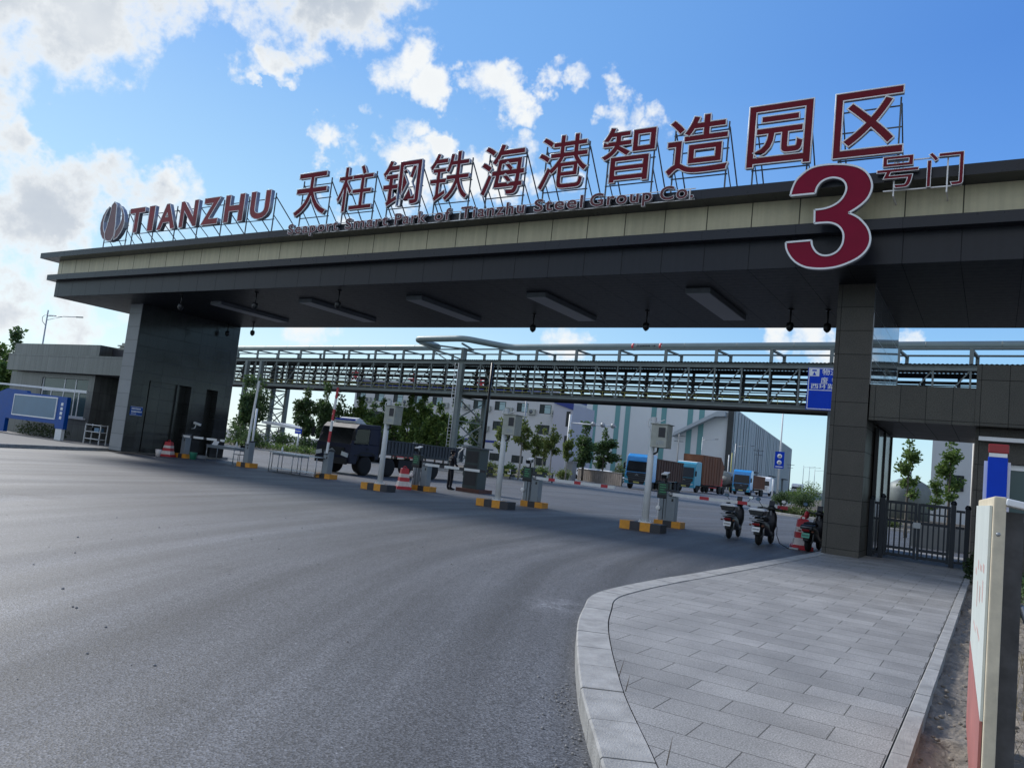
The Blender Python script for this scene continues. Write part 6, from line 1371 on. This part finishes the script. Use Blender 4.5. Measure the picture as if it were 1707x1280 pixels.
gd = thing('person', 'guard in dark navy uniform and cap standing beside the lowered white boom', 'person', (-20.55, 28.25, 0), R(158))
# local: facing -Y
V = [(0,0,.92),(0,.01,1.1),(0,.0,1.3),(0,.01,1.42),(0,0,1.5),(-.09,0,.88),(-.1,-.01,.48),(-.1,.02,.09),(-.1,-.13,.045),(.09,0,.88),(.11,.0,.48),(.11,.03,.09),(.12,-.12,.045),(-.19,.0,1.4),(-.27,-.02,1.16),(-.2,-.2,1.04),(.19,0,1.4),(.29,-.05,1.2),(.38,-.25,1.2)]
Ed = [(0,1),(1,2),(2,3),(3,4),(0,5),(5,6),(6,7),(7,8),(0,9),(9,10),(10,11),(11,12),(3,13),(13,14),(14,15),(3,16),(16,17),(17,18)]
Ra = [(.16,.12),(.15,.11),(.18,.125),(.13,.09),(.055,.055),(.1,.1),(.072,.075),(.058,.06),(.045,.035),(.1,.1),(.072,.075),(.058,.06),(.045,.035),(.07,.07),(.055,.055),(.042,.042),(.07,.07),(.055,.055),(.042,.042)]
skin_body('body', V, Ed, Ra, 'uniform', gd)
V = [(0,0,1.48),(0,-.005,1.56),(0,-.015,1.63),(0,0,1.7),(0,-.105,1.6)]; Ed = [(0,1),(1,2),(2,3),(2,4)]; Ra = [.05,.068,(.085,.092),(.07,.08),.016]
skin_body('head', V, Ed, Ra, 'skin', gd)
b = MB(); b.lathe([(.1, 1.655), (.105, 1.69), (.125, 1.73), (.1, 1.755), (.02, 1.765)], (0, .005, 0), 16); b.prism([(-.08, -.08), (.08, -.08), (.06, -.17), (-.06, -.17)], 1.655, 1.668, 'XY'); b.build('cap', 'uniform', gd)
b = MB(); b.ball((0, .03, 1.6), (.088, .085, .06), 0, 12); [b.ball((s*.088, 0, 1.61), (.012, .025, .035), 0, 8) for s in (-1, 1)]; b.build('hair', 'black', gd)
b = MB(); [b.ball((s*.032, -.09, 1.635), (.012, .006, .007), 0, 6) for s in (-1, 1)]; b.build('eyes', 'black', gd)
b = MB(); b.box(-.025, .025, -.097, -.09, 1.56, 1.566); b.build('mouth', 'red', gd)
for wi, d, s in (((-.2,-.2,1.04), (.5,-.8,-.1), 1), ((.38,-.25,1.2), (.5,-.8,.2), -1)):
    V = [wi]; Ed = []; Ra = [.028]; hand(V, Ed, Ra, 0, wi, d, s); skin_body('hand', V, Ed, Ra, 'skin', gd, 0, 1)
b = MB(); b.lathe([(.165, .96), (.168, 1.0)], (0, 0, 0), 18); b.v = [Vector((v.x, v.y*.78, v.z)) for v in b.v]; b.build('belt', 'black', gd)
b = MB(); b.box(-.12, .12, .122, .127, 1.3, 1.34); b.build('back_label', 'steel', gd)
for s in (-1, 1): b = MB(); b.ball((s*.115-.005, -.09, .04), (.05, .14, .045), 0, 10); b.build('shoe', 'black', gd)
dv = thing('person', 'driver in dark clothes sitting at the wheel of the truck', 'person', (-27.62, 29.85, 1.45))
V = [(0,0,.0),(0,.02,.25),(0,.0,.5),(0,0,.6),(-.2,0,.5),(-.24,-.2,.3),(-.12,-.42,.4),(.18,0,.5),(.24,-.18,.28),(.1,-.42,.38),(-.1,-.3,.0),(.1,-.3,.0)]
skin_body('body', V, [(0,1),(1,2),(2,3),(2,4),(4,5),(5,6),(2,7),(7,8),(8,9),(0,10),(0,11)], [(.17,.14),(.17,.13),(.15,.1),.055,.07,.055,.04,.07,.055,.04,.09,.09], 'uniform', dv)
skin_body('head', [(0,0,.62),(0,-.01,.72),(0,-.01,.82),(0,-.12,.74)], [(0,1),(1,2),(1,3)], [.05,.085,.075,.016], 'skin', dv, 0, 1)
b = MB(); b.ball((0, .015, .79), (.092, .1, .075), 0, 12); b.build('hair', 'black', dv)
for s in (-1, 1):
    wi = (s*.11, -.42, .39); V = [wi]; Ed = []; Ra = [.028]; hand(V, Ed, Ra, 0, wi, (-s*.3, -1, .1), -s); skin_body('hand', V, Ed, Ra, 'skin', dv, 0, 1)
b = wb(tk); w_ = []
b.tube([(-27.62+.2*math.cos(a*.5236), 29.3-.08*math.sin(a*.5236), 1.78+.18*math.sin(a*.5236)) for a in range(13)], .015, 6, cap=False); b.build('steering_wheel', 'black', cabo)
for k_, p_ in PT.items():
    if k_ not in used_proto: print('unused', k_)
